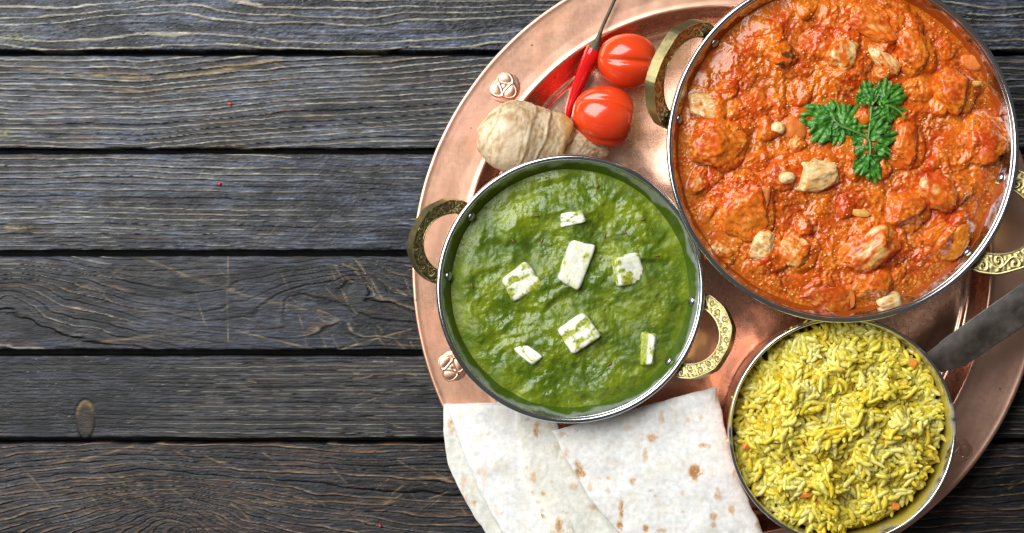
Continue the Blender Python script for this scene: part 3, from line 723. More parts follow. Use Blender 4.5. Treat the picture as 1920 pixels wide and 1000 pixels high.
for _ in range(1500):
    a = r3.uniform(0, 2 * PI); rd = 302 * math.sqrt(r3.random()); px, py = 1581 + rd * math.cos(a), 275 + rd * math.sin(a)
    if r3.random() > 0.35 + 1.6 * float(fbm(np.array([px / 40]), np.array([py / 40]), 2, 70)[0]) + 0.3: continue
    q = P(px, py, ZS); zz = float(red_at(np.array([q[0]]), np.array([q[1]]), 'z')[0]); r = r3.uniform(0.9, 2.3) * S
    bits_v.append(bv * [r * r3.uniform(.8, 1.6), r, r * 0.8] + [q[0], q[1], zz + 0.2 * r]); bits_f.append(bf + off); off += len(bv)
    bits_c.append(np.tile(mixc((0.72, 0.24, 0.03), (0.84, 0.46, 0.15), r3.random()), (len(bv), 1)))
m = obj('curry_grain', np.vstack(bits_v), np.vstack(bits_f), M_REDSAUCE, sauce, attrs={'tint': np.vstack(bits_c)}); m['kind'] = 'stuff'
SAUCE_C = np.array([0.60, 0.11, 0.006])
NUT = [(1458, 241, 13, 12, 0, 'small pale nut beside the translucent onion in the tomato curry'),
       (1475, 334, 15, 11, -10, 'small grey cream nut touching the left of the largest bare chicken chunk'),
       (1665, 562, 23, 15, -18, 'smooth oval pale nut half at the bottom of the large bowl'),
       (1612, 400, 20, 7, 10, 'slim yellow almond shaped nut lying below the parsley'),
       (1825, 158, 15, 6, -8, 'thin yellow sliver of nut near the right wall of the large bowl'),
       (1700, 60, 9, 7, 0, 'tiny pale crumb of nut near the top right of the large bowl')]
for i_, (px, py, hx, hy, rot, lab) in enumerate(NUT):
    z0 = red_z(px, py); V, F, U = lump(ICO4, L(hx, ZS), L(hy, ZS), L(hy * 0.75, ZS), -rot, 300 + i_, k=2.3, rough=0.05, cuts=1)
    n = fbm3(U * 2.5, 3, 80 + i_); col = mixc((0.80, 0.60, 0.30), (0.70, 0.33, 0.05), sst(0.0, 0.5, n))
    if 'yellow' in lab: col = mixc(col, (0.74, 0.36, 0.03), 0.7)
    col = mixc(col, SAUCE_C, 0.8 * sst(0.0, 0.35, fbm3(U * 1.6, 2, 85 + i_) - 0.25 * U[:, 2]))
    q = P(px, py, z0); tag(obj('nut', V + [q[0], q[1], z0 + L(hy, ZS) * 0.25], F, M_CHICKEN, attrs={'tint': col}), lab, 'nut', 'nuts in the tomato curry')
ON = [(1488, 243, 26, 28, 0, 'rounded translucent piece of cooked onion left of the parsley'),
      (1430, 378, 12, 30, 15, 'curved slice of cooked onion lying on the tall coated chicken chunk'),
      (1592, 556, 11, 24, -6, 'glossy pink sliver of onion at the right end of the flat chicken slab'),
      (1822, 118, 22, 14, 20, 'pinkish flake of cooked onion at the upper right wall of the large bowl')]
for i_, (px, py, hx, hy, rot, lab) in enumerate(ON):
    z0 = red_z(px, py); V, F, U = lump(ICO4, L(hx, ZS), L(hy, ZS), L(min(hx, hy) * 0.40, ZS), -rot, 400 + i_, k=2.2, rough=0.13, cuts=2)
    q = P(px, py, z0); tag(obj('onion_piece', V + [q[0], q[1], z0 + 0.0002], F, M_ONION), lab, 'onion', 'cooked onion in the tomato curry')

# ---- parsley
def leaf_mesh(seed, R, spread, lobes):
    """three wedge lobes with rounded teeth, joined at the leaf base"""
    r2 = np.random.default_rng(seed); ns, nt_ = 34, 61
    VV, FF, CCL, off = [], [], [], 0
    angs = [0.0] if spread < 0.8 else [-spread * 0.62, 0.0, spread * 0.62]
    for q_, a0 in enumerate(angs):
        Rl = R * (1.0 - 0.20 * abs(a0) / max(spread, 1)) * r2.uniform(0.9, 1.06); Wm = Rl * r2.uniform(0.44, 0.52)
        s_ = np.linspace(0, 1, ns)[:, None]; t_ = np.linspace(-1, 1, nt_)[None]
        ph = r2.uniform(-0.4, 0.4)
        wid = Wm * (0.05 + 0.95 * s_ ** 1.15) * (1 - 0.22 * np.clip(s_ - 0.75, 0, 1) ** 1.0 / 0.25)
        wid = wid * (1 + 0.09 * np.abs(t_) ** 2 * np.sin(s_ * 5.2 * PI + ph) * s_)
        lon = Rl * s_ * (1 - 0.28 * t_ ** 2 * s_) * (1 + s_ ** 3 * (0.30 * (np.abs(np.cos(1.5 * PI * t_)) ** 0.6 - 0.75) + 0.05 * np.abs(np.cos(6 * PI * t_ + ph))))
        x = wid * t_ + 0 * s_; y = lon
        z = Rl * (0.09 * np.abs(t_) * s_ * (1 - 0.5 * s_) - 0.20 * s_ ** 2.2 + 0.035 * np.cos(3 * PI * t_) * s_ ** 2 + 0.16 * fbm(x / Rl * 2.8, y / Rl * 2.8, 2, seed + q_)) + 0.0007 * (q_ % 2) * s_
        z = z + Rl * 0.22 * s_ * math.sin(a0 + seed * 1.7)
        ca, sa = math.cos(-a0), math.sin(-a0)
        V = np.stack([x * ca - y * sa, x * sa + y * ca, z + 0 * x], -1)
        side = np.abs(t_ - 0.55 * np.sign(t_) * s_)
        vein = np.maximum(np.exp(-(t_ / 0.07) ** 2) * (1 - 0.5 * s_), 0.6 * np.exp(-(side / 0.06) ** 2) * s_)
        n = fbm(x / R * 4, y / R * 4, 3, seed + 1)
        col = mixc((0.026, 0.135, 0.010), (0.070, 0.25, 0.022), sst(-0.4, 0.4, n)); col = mixc(col, (0.16, 0.38, 0.07), 0.55 * vein)
        m_ = ns * nt_; F = grid_faces(ns, nt_)[:, ::-1]
        idx = np.arange(m_).reshape(ns, nt_); b = np.concatenate([idx[0, :], idx[1:, -1], idx[-1, -2::-1], idx[-2:0, 0]]); b2 = np.roll(b, -1)
        Vb = V.copy(); Vb[..., 2] -= 0.00020
        VV += [V.reshape(-1, 3), Vb.reshape(-1, 3)]; FF += [F + off, F[:, ::-1] + off + m_, np.stack([b2, b, b + m_, b2 + m_], 1) + off]; CCL += [col.reshape(-1, 3)] * 2; off += 2 * m_
    return np.vstack(VV), np.vstack(FF), np.vstack(CCL)
sp0 = P(1630, 250, 0.066)
sprig = thing('parsley_sprig', tuple(sp0), 'bright green sprig of parsley with toothed leaves on top of the tomato curry', 'parsley')
LEAVES = [(1563, 224, 168, 64, 1.45, 5, 2.2), (1580, 240, 52, 58, 1.15, 4, 2.8), (1583, 232, 243, 50, 0.95, 4, 1.2),
          (1634, 198, 108, 46, 0.95, 3, 2.8), (1656, 194, 34, 58, 1.20, 5, 3.4), (1664, 196, 262, 48, 1.0, 4, 2.2), (1640, 190, 20, 30, 0.9, 3, 2.0),
          (1626, 262, 14, 60, 0.95, 5, 2.2), (1632, 262, 212, 52, 1.0, 4, 1.6), (1630, 292, 286, 54, 1.35, 5, 2.6), (1634, 270, 330, 40, 0.7, 3, 1.2)]
for i_, (px, py, ang, R, spd, lob, lift) in enumerate(LEAVES):
    zz = red_z(px, py) * 0.3 + 0.7 * (ZS + 0.0046) + lift * 0.0012
    V, F, col = leaf_mesh(50 + i_, L(R * 0.95, zz), spd * 1.12, lob)
    a = math.radians(ang - 90); ca, sa = math.cos(a), math.sin(a)
    V = np.c_[V[:, 0] * ca - V[:, 1] * sa, V[:, 0] * sa + V[:, 1] * ca, V[:, 2]]
    obj('leaf', V + P(px, py, zz), F, M_LEAF, sprig, loc=tuple(P(px, py, zz)), attrs={'tint': col})
for path in ([(1563, 224), (1576, 236), (1600, 246), (1626, 258), (1632, 275), (1631, 293)], [(1634, 200), (1632, 225), (1628, 260)], [(1656, 194), (1676, 202), (1690, 212), (1697, 224)]):
    pts3 = np.array([P(x, y, ZS + 0.0080) for x, y in path]); pth = smooth_path(pts3, 24)
    V, F = tube(pth, np.full(24, 0.00055), 8); obj('stem', V, F, M_STEM, sprig)

# ------------------------------------------------------------------ spinach curry
PN = [(1075, 407, 24, 13, 12, 0.9, 'small paneer cube half sunk in spinach, nearest the top of the smaller bowl'),
      (1078, 495, 25, 45, -20, 3.2, 'tall bright paneer block standing in the middle of the spinach curry'),
      (976, 528, 33, 28, 32, 2.6, 'square paneer cube smeared with spinach, left of the tall middle block'),
      (1176, 506, 28, 30, 12, 2.6, 'paneer cube with a green left half, right of the tall middle block'),
      (1086, 624, 33, 30, 35, 2.4, 'diamond set paneer cube with green streaks, below the tall middle block'),
      (987, 663, 30, 13, -38, 1.6, 'thin slanting paneer sliver at the lower left of the spinach curry'),
      (1218, 655, 14, 32, -4, 2.2, 'paneer corner half coated in green, close to the lower right rivet')]
ZGS = ZG - 0.0125
def green_h(X, Y):
    px, py = unpx(X, Y, ZGS)
    wx = px + 40 * fbm(px / 110, py / 110, 2, 81); wy = py + 40 * fbm(px / 110, py / 110, 2, 82)
    h = 11.5 * fbm(wx / 100, wy / 85, 3, 83) + 1.9 * fbm(px / 17, py / 17, 2, 99) + 2.4 * (0.4 - np.abs(fbm(wx / 60, wy / 50, 2, 84))) * 1.5
    rr_ = np.hypot(px - 1070, py - 542)
    for (cx, cy, a, b, t, lf, lb) in PN:
        h = h + 6.0 * np.exp(-(((px - cx) / (a + 16)) ** 2 + ((py - cy) / (b + 14)) ** 2))
    edge = sst(243, 185, rr_ + 14 * fbm(px / 60, py / 60, 2, 90))
    f1 = fbm(px / 8, py / 8, 3, 85); f2 = fbm(px / 3.2, py / 3.2, 2, 86)
    tex = sst(-0.4, 0.3, fbm(px / 70, py / 70, 2, 87))
    z = ZGS + S * (edge * (h * 1.25 + 8.0) + (1.15 * f1 + 0.55 * f2) * (0.3 + 0.7 * edge) * (0.35 + 0.8 * tex))
    n1 = fbm(px / 60, py / 60, 3, 88); n2 = fbm(px / 12, py / 12, 3, 89)
    col = mixc((0.142, 0.192, 0.006), (0.068, 0.118, 0.005), sst(-0.4, 0.4, n1 + 0.5 * n2))
    col = mixc(col, (0.215, 0.270, 0.012), 0.6 * sst(0.1, 0.6, -n1 + 0.7 * n2))
    col = mixc(col, (0.22, 0.28, 0.02), 0.4 * (1 - edge))
    return z, col
rg = float(np.interp(ZGS, in_g[::-1, 1], in_g[::-1, 0])) + 0.0022
gs = field_obj('spinach_curry', cg, rg, 1.5, green_h, M_GREENSAUCE)
tag(gs, 'thick glossy green spinach curry filling the smaller steel bowl', 'curry')
def green_z(px, py):
    q = P(px, py, ZGS); z, _ = green_h(np.array([[q[0]]]), np.array([[q[1]]])); return float(z[0, 0])
def rbox(n=14, r=0.16):
    V, F = ICO5; V = V.copy(); k = 9.0
    V = V / (np.abs(V) ** k).sum(1)[:, None] ** (1 / k); return V, F
for i_, (px, py, a, b, t, lf, lab) in enumerate(PN):
    V, F = rbox(); U = V.copy(); sx, sy, sz = L(a, ZGS) * 0.95, L(b, ZGS) * 0.95, 0.0055
    r2 = np.random.default_rng(i_ + 900)
    V = V + 0.05 * V * fbm3(U * 2.2, 2, i_ + 20)[:, None]
    V[:, 0] *= 1 + 0.12 * r2.uniform(-1, 1) * U[:, 1]; V[:, 1] *= 1 + 0.10 * r2.uniform(-1, 1) * U[:, 0]
    V = V * [sx, sy, sz]; tx, ty = r2.uniform(-0.22, 0.22, 2)
    if 'right of the tall' in lab: ty = 0.35
    if 'corner' in lab: ty = -0.3
    V = np.array(Matrix.Rotation(math.radians(t), 3, 'Z') @ Matrix.Rotation(tx, 3, 'X') @ Matrix.Rotation(ty, 3, 'Y')) @ V.T; V = V.T
    n = fbm3(U * np.array([1.2, 2.0, 1.2]), 3, i_ + 30); n2 = fbm3(U * 9, 2, i_ + 31)
    amt = {0: 0.10, 1: -0.06, 2: 0.14, 3: 0.06, 4: 0.16, 5: 0.05, 6: 0.12}[i_]
    sm = sst(-0.02, 0.22, n + amt + 0.16 * n2 - 0.12)
    if i_ == 3: sm = np.maximum(sm, sst(0.15, -0.15, U[:, 0] + 0.2 * n2) * sst(-0.2, 0.1, n))
    if i_ == 6: sm = np.maximum(sm, sst(0.3, -0.1, U[:, 0] + 0.3 * n))
    sm = np.maximum(sm, sst(0.1, -0.3, U[:, 2] + 0.35 * n))
    col = mixc((0.82, 0.82, 0.70), (0.76, 0.76, 0.42), sst(-0.1, 0.4, n2 + n)); col = mixc(col, mixc((0.42, 0.45, 0.03), (0.15, 0.20, 0.01), sst(-0.2, 0.35, n2)), sm)
    zc = green_z(px, py)
    V = V + P(px, py, zc) + [0, 0, -sz + lf * 0.0010 - 0.0002]
    tag(obj('paneer_cube', V, F, M_PANEER, attrs={'tint': col}), lab, 'cheese', 'paneer cubes in the spinach curry')
for i_, (px, py, lab) in enumerate([(1006, 405, 'left of the small top paneer cube'), (1016, 452, 'between the left and the top paneer cubes'), (962, 452, 'above the left paneer cube, near the rivets'),
        (1205, 412, 'farthest toward the upper right wall'), (1134, 443, 'just right of the top of the tall paneer block'), (1172, 437, 'straight above the half green paneer cube'), (1143, 683, 'below the diamond set paneer cube'),
        (885, 536, 'closest to the left wall of the bowl'), (1232, 480, 'right of the half green paneer cube'), (1120, 350, 'highest up, near the top wall of the bowl')]):
    V, F, U = lump(ICO2, L(5.0, ZGS), L(1.8, ZGS), L(1.8, ZGS), i_ * 67, 700 + i_, k=2, rough=0.05, cuts=0)
    q = P(px, py, green_z(px, py) + 0.0004)
    tag(obj('cumin_seed', V + q, F, M_SEED), 'tiny cumin seed on the spinach ' + lab, 'seed', 'cumin seeds on the spinach curry')

# ------------------------------------------------------------------ rice
HC = (1572, 800)
def rice_h(px, py):
    wx = px + 10 * fbm(px / 40, py / 40, 2, 91); wy = py + 10 * fbm(px / 40, py / 40, 2, 92)
    r = np.hypot(px - HC[0], py - HC[1]) / 196.0
    lum = 46 * fbm(wx / 58, wy / 58, 2, 93) + 22 * (0.35 - np.abs(fbm(wx / 40, wy / 40, 2, 94)))
    return ZP - 0.0105 + 0.0105 * np.clip(1 - r ** 2.2, -0.6, 1) + S * lum * sst(1.05, 0.6, r)
def rice_edge(ang):
    # the heap reaches the rim at the left and top, stops short at the lower right
    base = 199 - 14 * max(0, math.cos(ang - math.radians(38))) ** 2
    return base + 9 * float(fbm(np.array([math.cos(ang) * 2.4]), np.array([math.sin(ang) * 2.4]), 2, 95)[0])
heap_o = thing('rice_heap', tuple(P(HC[0], HC[1], 0.006)), 'heap of yellow turmeric rice filling the copper pan', 'rice')
gx = np.linspace(-200, 200, 161); GX, GY = np.meshgrid(HC[0] + gx, HC[1] + gx)
Z = rice_h(GX, GY) - 0.0015; RR = np.hypot(GX - HC[0], GY - HC[1])
Z = np.where(RR > 180, Z - (RR - 180) * S * 1.5, Z)
k = S * (H - Z) / H; V = np.stack([(GX - 960) * k, -(GY - 500) * k, Z], -1).reshape(-1, 3)
F = grid_faces(161, 161); ok = (RR.reshape(-1)[F] < 199).all(1) & (np.hypot(V[:, 0] - cp[0], V[:, 1] - cp[1])[F] < RP - 0.004).all(1); F = F[ok]; u = np.unique(F); mp = np.zeros(len(V), int); mp[u] = np.arange(len(u))
n = fbm(GX / 14, GY / 14, 3, 96).reshape(-1)[u]
m = obj('rice_bed', V[u], mp[F][:, ::-1], M_RICE, heap_o, attrs={'tint': mixc((0.74, 0.56, 0.035), (0.60, 0.42, 0.015), sst(-0.3, 0.3, n))}); m['kind'] = 'stuff'

def grain(seed, n=9, s=8):
    r2 = np.random.default_rng(seed); ln = r2.uniform(26, 45) * S * 0.94; w = r2.uniform(4.3, 5.7) * S * 0.94; bend = r2.normal(0, 0.09) * ln; b2 = r2.normal(0, 0.03) * ln
    t = np.linspace(-1, 1, n); rad = w * np.clip(1 - np.abs(t) ** 4.5, 0, 1) ** 0.5; rad[0] = rad[-1] = w * 0.22; rad *= 1 + 0.10 * r2.normal(size=n)
    p = np.c_[t * ln / 2, bend * (1 - t * t) + b2 * np.sin(t * 3), 0.25 * bend * np.sin(t * 2 + seed)]
    a = np.linspace(0, 2 * PI, s, endpoint=False)
    V = p[:, None] + rad[:, None, None] * np.stack([np.zeros((s)), np.cos(a), 0.85 * np.sin(a)], -1)[None]
    V = V.reshape(-1, 3); F = grid_faces(n, s, True)
    # ends closed by quads folded on the last ring
    e0 = np.array([[0, 1, 2, 3], [0, 3, 4, 7], [4, 5, 6, 7]]); e1 = e0[:, ::-1] + (n - 1) * s
    return V, np.vstack([F[:, ::-1], e0[:, ::-1] * 1, e1[:, ::-1]])
GR = [grain(1000 + k_) for k_ in range(16)]
CA, CB, CC_, CD = np.array([0.77, 0.61, 0.052]), np.array([0.82, 0.70, 0.14]), np.array([0.75, 0.52, 0.016]), np.array([0.85, 0.78, 0.30])
r2 = np.random.default_rng(77); items = []
while len(items) < 2500:
    x, y = r2.uniform(-205, 205, 2); rad = math.hypot(x, y); ang = math.atan2(y, x)
    if rad > rice_edge(ang): continue
    px, py = HC[0] + x, HC[1] + y
    if math.hypot(px - 1580, py - 808) > 203: continue
    items.append((px, py, r2.random(), rad))
IT = np.array(items); hz = rice_h(IT[:, 0], IT[:, 1]); tone = fbm(IT[:, 0] / 45, IT[:, 1] / 45, 3, 97); af = 2.6 * fbm(IT[:, 0] / 50, IT[:, 1] / 50, 2, 98)
depth = IT[:, 2] ** 1.3 * 0.0040 - 0.0018
zg = hz - depth - 0.0010
order = np.argsort(depth)
TOP = set(order[:300].tolist())
MV, MF, MC, off = [], [], [], 0
variants = {}
def gcol(t, rnd): 
    c = CA * (1 - rnd) + CB * rnd
    if t > 0.12: c = c * 0.45 + CC_ * 0.55
    if t < -0.2: c = c * 0.5 + CD * 0.5
    return c
for i_ in range(len(IT)):
    g = i_ % 16; V, F = GR[g]; yaw = af[i_] * 1.8 + r2.normal(0, 0.6); pit = r2.normal(0, 0.20); rol = r2.uniform(-1, 1)
    c = gcol(tone[i_] + r2.normal(0, 0.12), r2.random())
    k = S * (H - zg[i_]) / H; pos = np.array([(IT[i_, 0] - 960) * k, -(IT[i_, 1] - 500) * k, zg[i_]])
    E = Euler((rol, pit, yaw), 'XYZ')
    if i_ in TOP:
        vk = (g, int(r2.integers(0, 3)))
        if vk not in variants:
            cc = gcol([0.0, 0.3, -0.3][vk[1]], 0.6)
            variants[vk] = make_mesh('rice_grain', V, F, M_RICE, attrs={'tint': np.tile(cc, (len(V), 1))})
        o = bpy.data.objects.new('rice_grain', variants[vk]); COL.objects.link(o); o.parent = heap_o
        o.location = pos - np.array(heap_o.location); o.rotation_euler = E
    else:
        R3 = np.array(E.to_matrix()); MV.append(V @ R3.T + pos); MF.append(F + off); MC.append(np.tile(c, (len(V), 1))); off += len(V)
m = obj('rice_grain_mass', np.vstack(MV), np.vstack(MF), M_RICE, heap_o, attrs={'tint': np.vstack(MC)}); m['kind'] = 'stuff'
for i_, (px, py, hx, hy, rot, lab) in enumerate([(1712, 682, 11, 7, 45, 'orange carrot piece near the upper right of the yellow rice, by the pan handle'),
        (1510, 926, 14, 7, -8, 'flat orange carrot piece at the lower left of the yellow rice'),
        (1527, 943, 7, 6, 0, 'small browned carrot piece beside the flat one at the bottom of the yellow rice'),
        (1678, 950, 9, 8, 20, 'pinkish carrot piece at the lower right edge of the yellow rice'),
        (1400, 836, 8, 8, 0, 'brownish orange carrot scrap at the left wall of the copper pan')]):
    z0 = float(rice_h(np.array([px * 1.0]), np.array([py * 1.0]))[0])
    V, F, U = lump(ICO4, L(hx, ZP), L(hy, ZP), L(5, ZP), -rot, 800 + i_, k=4, rough=0.06, cuts=2)
    tag(obj('carrot_piece', V + P(px, py, z0 + 0.0022), F, M_CARROT), lab, 'carrot', 'carrot pieces in the yellow rice')

# ------------------------------------------------------------------ flatbreads
def bread_layer(parent, Lp, Rp, zf, th, seed, spots, nu=110, nv=150, dens=1.0, tone=(1, 1, 1)):  # tone: creamier lower layers, also darkened in colour for shade at the folds
    Lc = smooth_path(Lp, nv); Rc = smooth_path(Rp, nv)
    u = 0.5 - 0.5 * np.cos(np.linspace(0, PI, nu)); u = 0.5 * u + 0.5 * np.linspace(0, 1, nu)
    Q = Lc[:, None] * (1 - u)[None, :, None] + Rc[:, None] * u[None, :, None]
    px, py = Q[..., 0], Q[..., 1]
    px = px + 2.0 * fbm(px / 30, py / 30, 2, seed + 5); py = py + 2.0 * fbm(px / 30, py / 30, 2, seed + 6)
    wd = np.linalg.norm(Lc - Rc, axis=1)[:, None]; vv = np.linspace(0, 1, nv)[:, None]; ln = np.linalg.norm(np.diff(Lc, axis=0), axis=1).sum()
    ed = np.minimum(np.minimum(u[None] * wd, (1 - u)[None] * wd), np.minimum(vv * ln, (1 - vv) * ln))
    rd = th / S * 0.9 + 9; pf = np.sqrt(np.clip(1 - (1 - np.clip(ed / rd, 0, 1)) ** 2, 0, 1))
    zb = zf(px, py)
    bl = np.zeros_like(px); r4 = np.random.default_rng(seed + 60)
    for _ in range(70):
        bx_, by_, br_ = r4.uniform(px.min(), px.max()), r4.uniform(py.min(), py.max()), r4.uniform(5, 15)
        bl = np.maximum(bl, r4.uniform(0.3, 1) * br_ * np.clip(1 - ((px - bx_) ** 2 + (py - by_) ** 2) / br_ ** 2, 0, 1) ** 1.5)
    n3 = fbm(px / 3.4, py / 3.4, 2, seed + 8)
    und = 0.0013 * fbm(px / 85, py / 90, 2, seed) + 0.00010 * fbm(px / 20, py / 20, 3, seed + 1) + 0.06 * S * bl + 0.00008 * fbm(px / 6, py / 6, 2, seed + 2)
    ztop = zb + th * 0.5 + th * 0.5 * pf + und; zbot = zb + th * 0.5 - th * 0.5 * pf + und
    n1 = fbm(px / 40, py / 40, 3, seed + 3); n2 = fbm(px / 7, py / 7, 3, seed + 4)
    col = mixc((0.785, 0.775, 0.74), (0.745, 0.71, 0.62), sst(-0.1, 0.6, n1)) * np.array(tone)
    tst = sst(0.40, 0.62, fbm(px / 26, py / 18, 3, seed + 7) + 0.18 * n2 + 0.10 * (dens - 1)) * 0.55
    for (sx, sy, wx, wy, s) in spots:
        dd = ((px - sx + 5 * n2) / wx) ** 2 + ((py - sy + 5 * n2) / wy) ** 2
        tst = np.maximum(tst, s * sst(1.35, 0.15, dd + 0.9 * n2 + 0.5 * n3) * (1.05 + 0.5 * n3))
    col = mixc(col, (0.60, 0.34, 0.13), np.clip(tst, 0, 1)); col = mixc(col, (0.33, 0.13, 0.035), 0.7 * sst(0.65, 1.0, tst + 0.45 * n2 + 0.3 * n3))
    def w3(z): k = S * (H - z) / H; return np.stack([(px - 960) * k, -(py - 500) * k, z], -1).reshape(-1, 3)
    V = np.vstack([w3(ztop), w3(zbot)]); n = nu * nv; F = grid_faces(nv, nu)
    idx = np.arange(n).reshape(nv, nu); b = np.concatenate([idx[0, :], idx[1:, -1], idx[-1, -2::-1], idx[-2:0, 0]]); b2 = np.roll(b, -1)
    F = np.vstack([F[:, ::-1], F + n, np.stack([b, b2, b2 + n, b + n], 1)])
    return obj('folded_layer', V, F, M_BREAD, parent, attrs={'tint': np.vstack([col.reshape(-1, 3)] * 2)})
def zl(base, slope=0.0, x0=0, sy=0.0, y0=800):
    return lambda px, py: base + slope * (px - x0) * S + sy * (py - y0) * S + 0 * px
fb = thing('flatbread', tuple(P(930, 900, 0.016)), 'folded white flatbread on the left, hanging over the tray edge onto the wood', 'flatbread', 'folded flatbreads at the tray edge')
z1 = 0.0165
bread_layer(fb, [(832, 758), (831, 800), (838, 860), (855, 905), (882, 955), (912, 1002), (965, 1075), (1040, 1130)], [(1000, 752), (1010, 800), (1020, 870), (1030, 930), (1040, 980), (1055, 1040), (1080, 1100), (1110, 1140)], zl(z1), 0.0022, 11,
    [(845, 795, 6, 12, .6), (868, 905, 5, 22, .45), (890, 943, 6, 6, .7), (872, 935, 5, 9, .4), (848, 810, 5, 6, .5)], tone=(0.87, 0.87, 0.83))
bread_layer(fb, [(1008, 770), (1012, 830), (1000, 880), (1000, 930), (1015, 980), (1040, 1060), (1080, 1120)], [(970, 768), (975, 830), (984, 880), (1010, 940), (1045, 1000), (1090, 1070), (1120, 1125)][::1], zl(z1 + 0.0016), 0.0018, 12, [], tone=(.94, .935, .89))
bread_layer(fb, [(836, 757), (852, 800), (874, 860), (905, 930), (945, 1002), (1000, 1080), (1050, 1130)], [(1015, 762), (1010, 800), (1018, 860), (1030, 905), (1055, 970), (1085, 1030), (1130, 1120)], zl(z1 + 0.0048), 0.0042, 13,
    [(908, 893, 6, 30, .3), (930, 955, 5, 10, .4), (900, 885, 8, 8, .35)])
bread_layer(fb, [(968, 764), (968, 800), (978, 868), (992, 912), (1018, 975), (1048, 1035), (1112, 1122)], [(1040, 770), (1050, 820), (1058, 880), (1064, 940), (1080, 1000), (1110, 1060), (1150, 1130)], zl(z1 + 0.0084), 0.0030, 14,
    [(1005, 805, 6, 16, .8), (1000, 895, 6, 12, .6), (1018, 925, 5, 5, .7), (1008, 942, 4, 4, .6), (996, 925, 5, 6, .6), (1016, 968, 5, 5, .8), (1048, 985, 8, 18, .8), (1030, 800, 10, 5, .4)], dens=1.6, tone=(.97, .96, .90))
fb2 = thing('flatbread', tuple(P(1230, 880, 0.018)), 'folded white flatbread with toasted spots, between the left flatbread and the copper pan', 'flatbread', 'folded flatbreads at the tray edge')
z2 = 0.0225
bread_layer(fb2, [(990, 830), (1000, 850), (1012, 888), (1030, 930), (1046, 965), (1070, 1005), (1130, 1085), (1200, 1140)], [(1120, 800), (1180, 850), (1220, 900), (1230, 930), (1240, 960), (1250, 1000), (1270, 1060), (1300, 1130)], zl(z2 + 0.0022, 0.01, 1000), 0.0030, 15,
    [(1075, 912, 10, 6, .5), (1115, 952, 10, 7, .6), (1062, 963, 5, 4, .4)], tone=(.89, .885, .82))
bread_layer(fb2, [(1036, 808), (1050, 838), (1075, 885), (1105, 932), (1135, 970), (1166, 1004), (1220, 1060), (1300, 1120)], [(1343, 725), (1352, 768), (1364, 822), (1382, 885), (1405, 942), (1432, 1004), (1440, 1060), (1420, 1120)], zl(z2 + 0.0080, 0.010, 1036, -0.010), 0.0052, 16,
    [(1302, 885, 13, 17, 1.0), (1087, 885, 12, 13, .85), (1082, 870, 6, 10, .7), (1222, 822, 10, 10, .75), (1210, 855, 6, 17, .6), (1240, 783, 6, 14, .55), (1290, 788, 6, 6, .6), (1314, 784, 5, 6, .55), (1320, 836, 12, 5, .7), (1178, 802, 10, 6, .5),
     (1186, 902, 8, 7, .75), (1141, 896, 5, 5, .6), (1140, 920, 4, 8, .5), (1165, 955, 6, 22, .8), (1162, 985, 7, 10, .85), (1220, 920, 5, 4, .55), (1210, 990, 6, 7, .9), (1345, 930, 7, 10, .7), (1346, 918, 5, 6, .6), (1372, 956, 8, 9, .7), (1338, 968, 9, 8, .7), (1280, 927, 5, 5, .4), (1240, 995, 10, 5, .6), (1338, 985, 6, 6, .7), (1422, 985, 8, 8, .6), (1055, 815, 12, 5, .5), (1062, 848, 5, 9, .5), (1376, 888, 4, 10, .6), (1105, 912, 6, 10, .5), (1080, 808, 4, 4, .5), (1345, 745, 6, 12, .5)], nu=150, nv=170)

# ------------------------------------------------------------------ tomatoes, chilli, ginger
def tomato(px, py, lx, ly, rz, rot, spin, lobes, lab, seed):
    nt_, np_ = 90, 120; t = np.linspace(0.0001, PI - 0.0001, nt_); p = np.linspace(0, 2 * PI, np_, endpoint=False); T, Ph = np.meshgrid(t, p, indexing='ij')
    q = np.abs(np.cos(lobes / 2.0 * (Ph + 0.10 * np.sin(Ph + seed))))
    gro = 1 - 0.095 * np.exp(-(q / 0.20) ** 2) * np.sin(T) ** 0.5 - 0.05 * np.exp(-(q / 0.5) ** 2)
    rad = gro * (np.abs(np.sin(T)) ** 0.86) * (1 + 0.06 * np.cos(T)); ax = np.cos(T) * (0.96 - 0.12 * np.exp(-(T / 0.35) ** 2))
    V = np.stack([ax * L(lx, .02), rad * np.cos(Ph) * L(ly, .02), rad * np.sin(Ph) * rz], -1).reshape(-1, 3)
    M = Matrix.Rotation(math.radians(rot), 3, 'Z') @ Matrix.Rotation(math.radians(spin), 3, 'X'); V = (np.array(M) @ V.T).T
    z = 0.0034 - V[:, 2].min(); V = V + P(px, py, z + 0.004)[:3] * [1, 1, 0] + [0, 0, z]
    F = grid_faces(nt_, np_, True)
    tag(obj('tomato', V, F, M_TOMATO), lab, 'tomato', 'small ribbed tomatoes on the tray')
tomato(1177, 112, 58, 54, 0.0150, -4, 60, 4, 'shiny ribbed red tomato touching the brass handle, farther from the spinach bowl', 1)
tomato(1133, 216, 62, 57, 0.0155, -12, 18, 4, 'shiny ribbed red tomato beside the tip of the ginger, nearer the spinach bowl', 2)

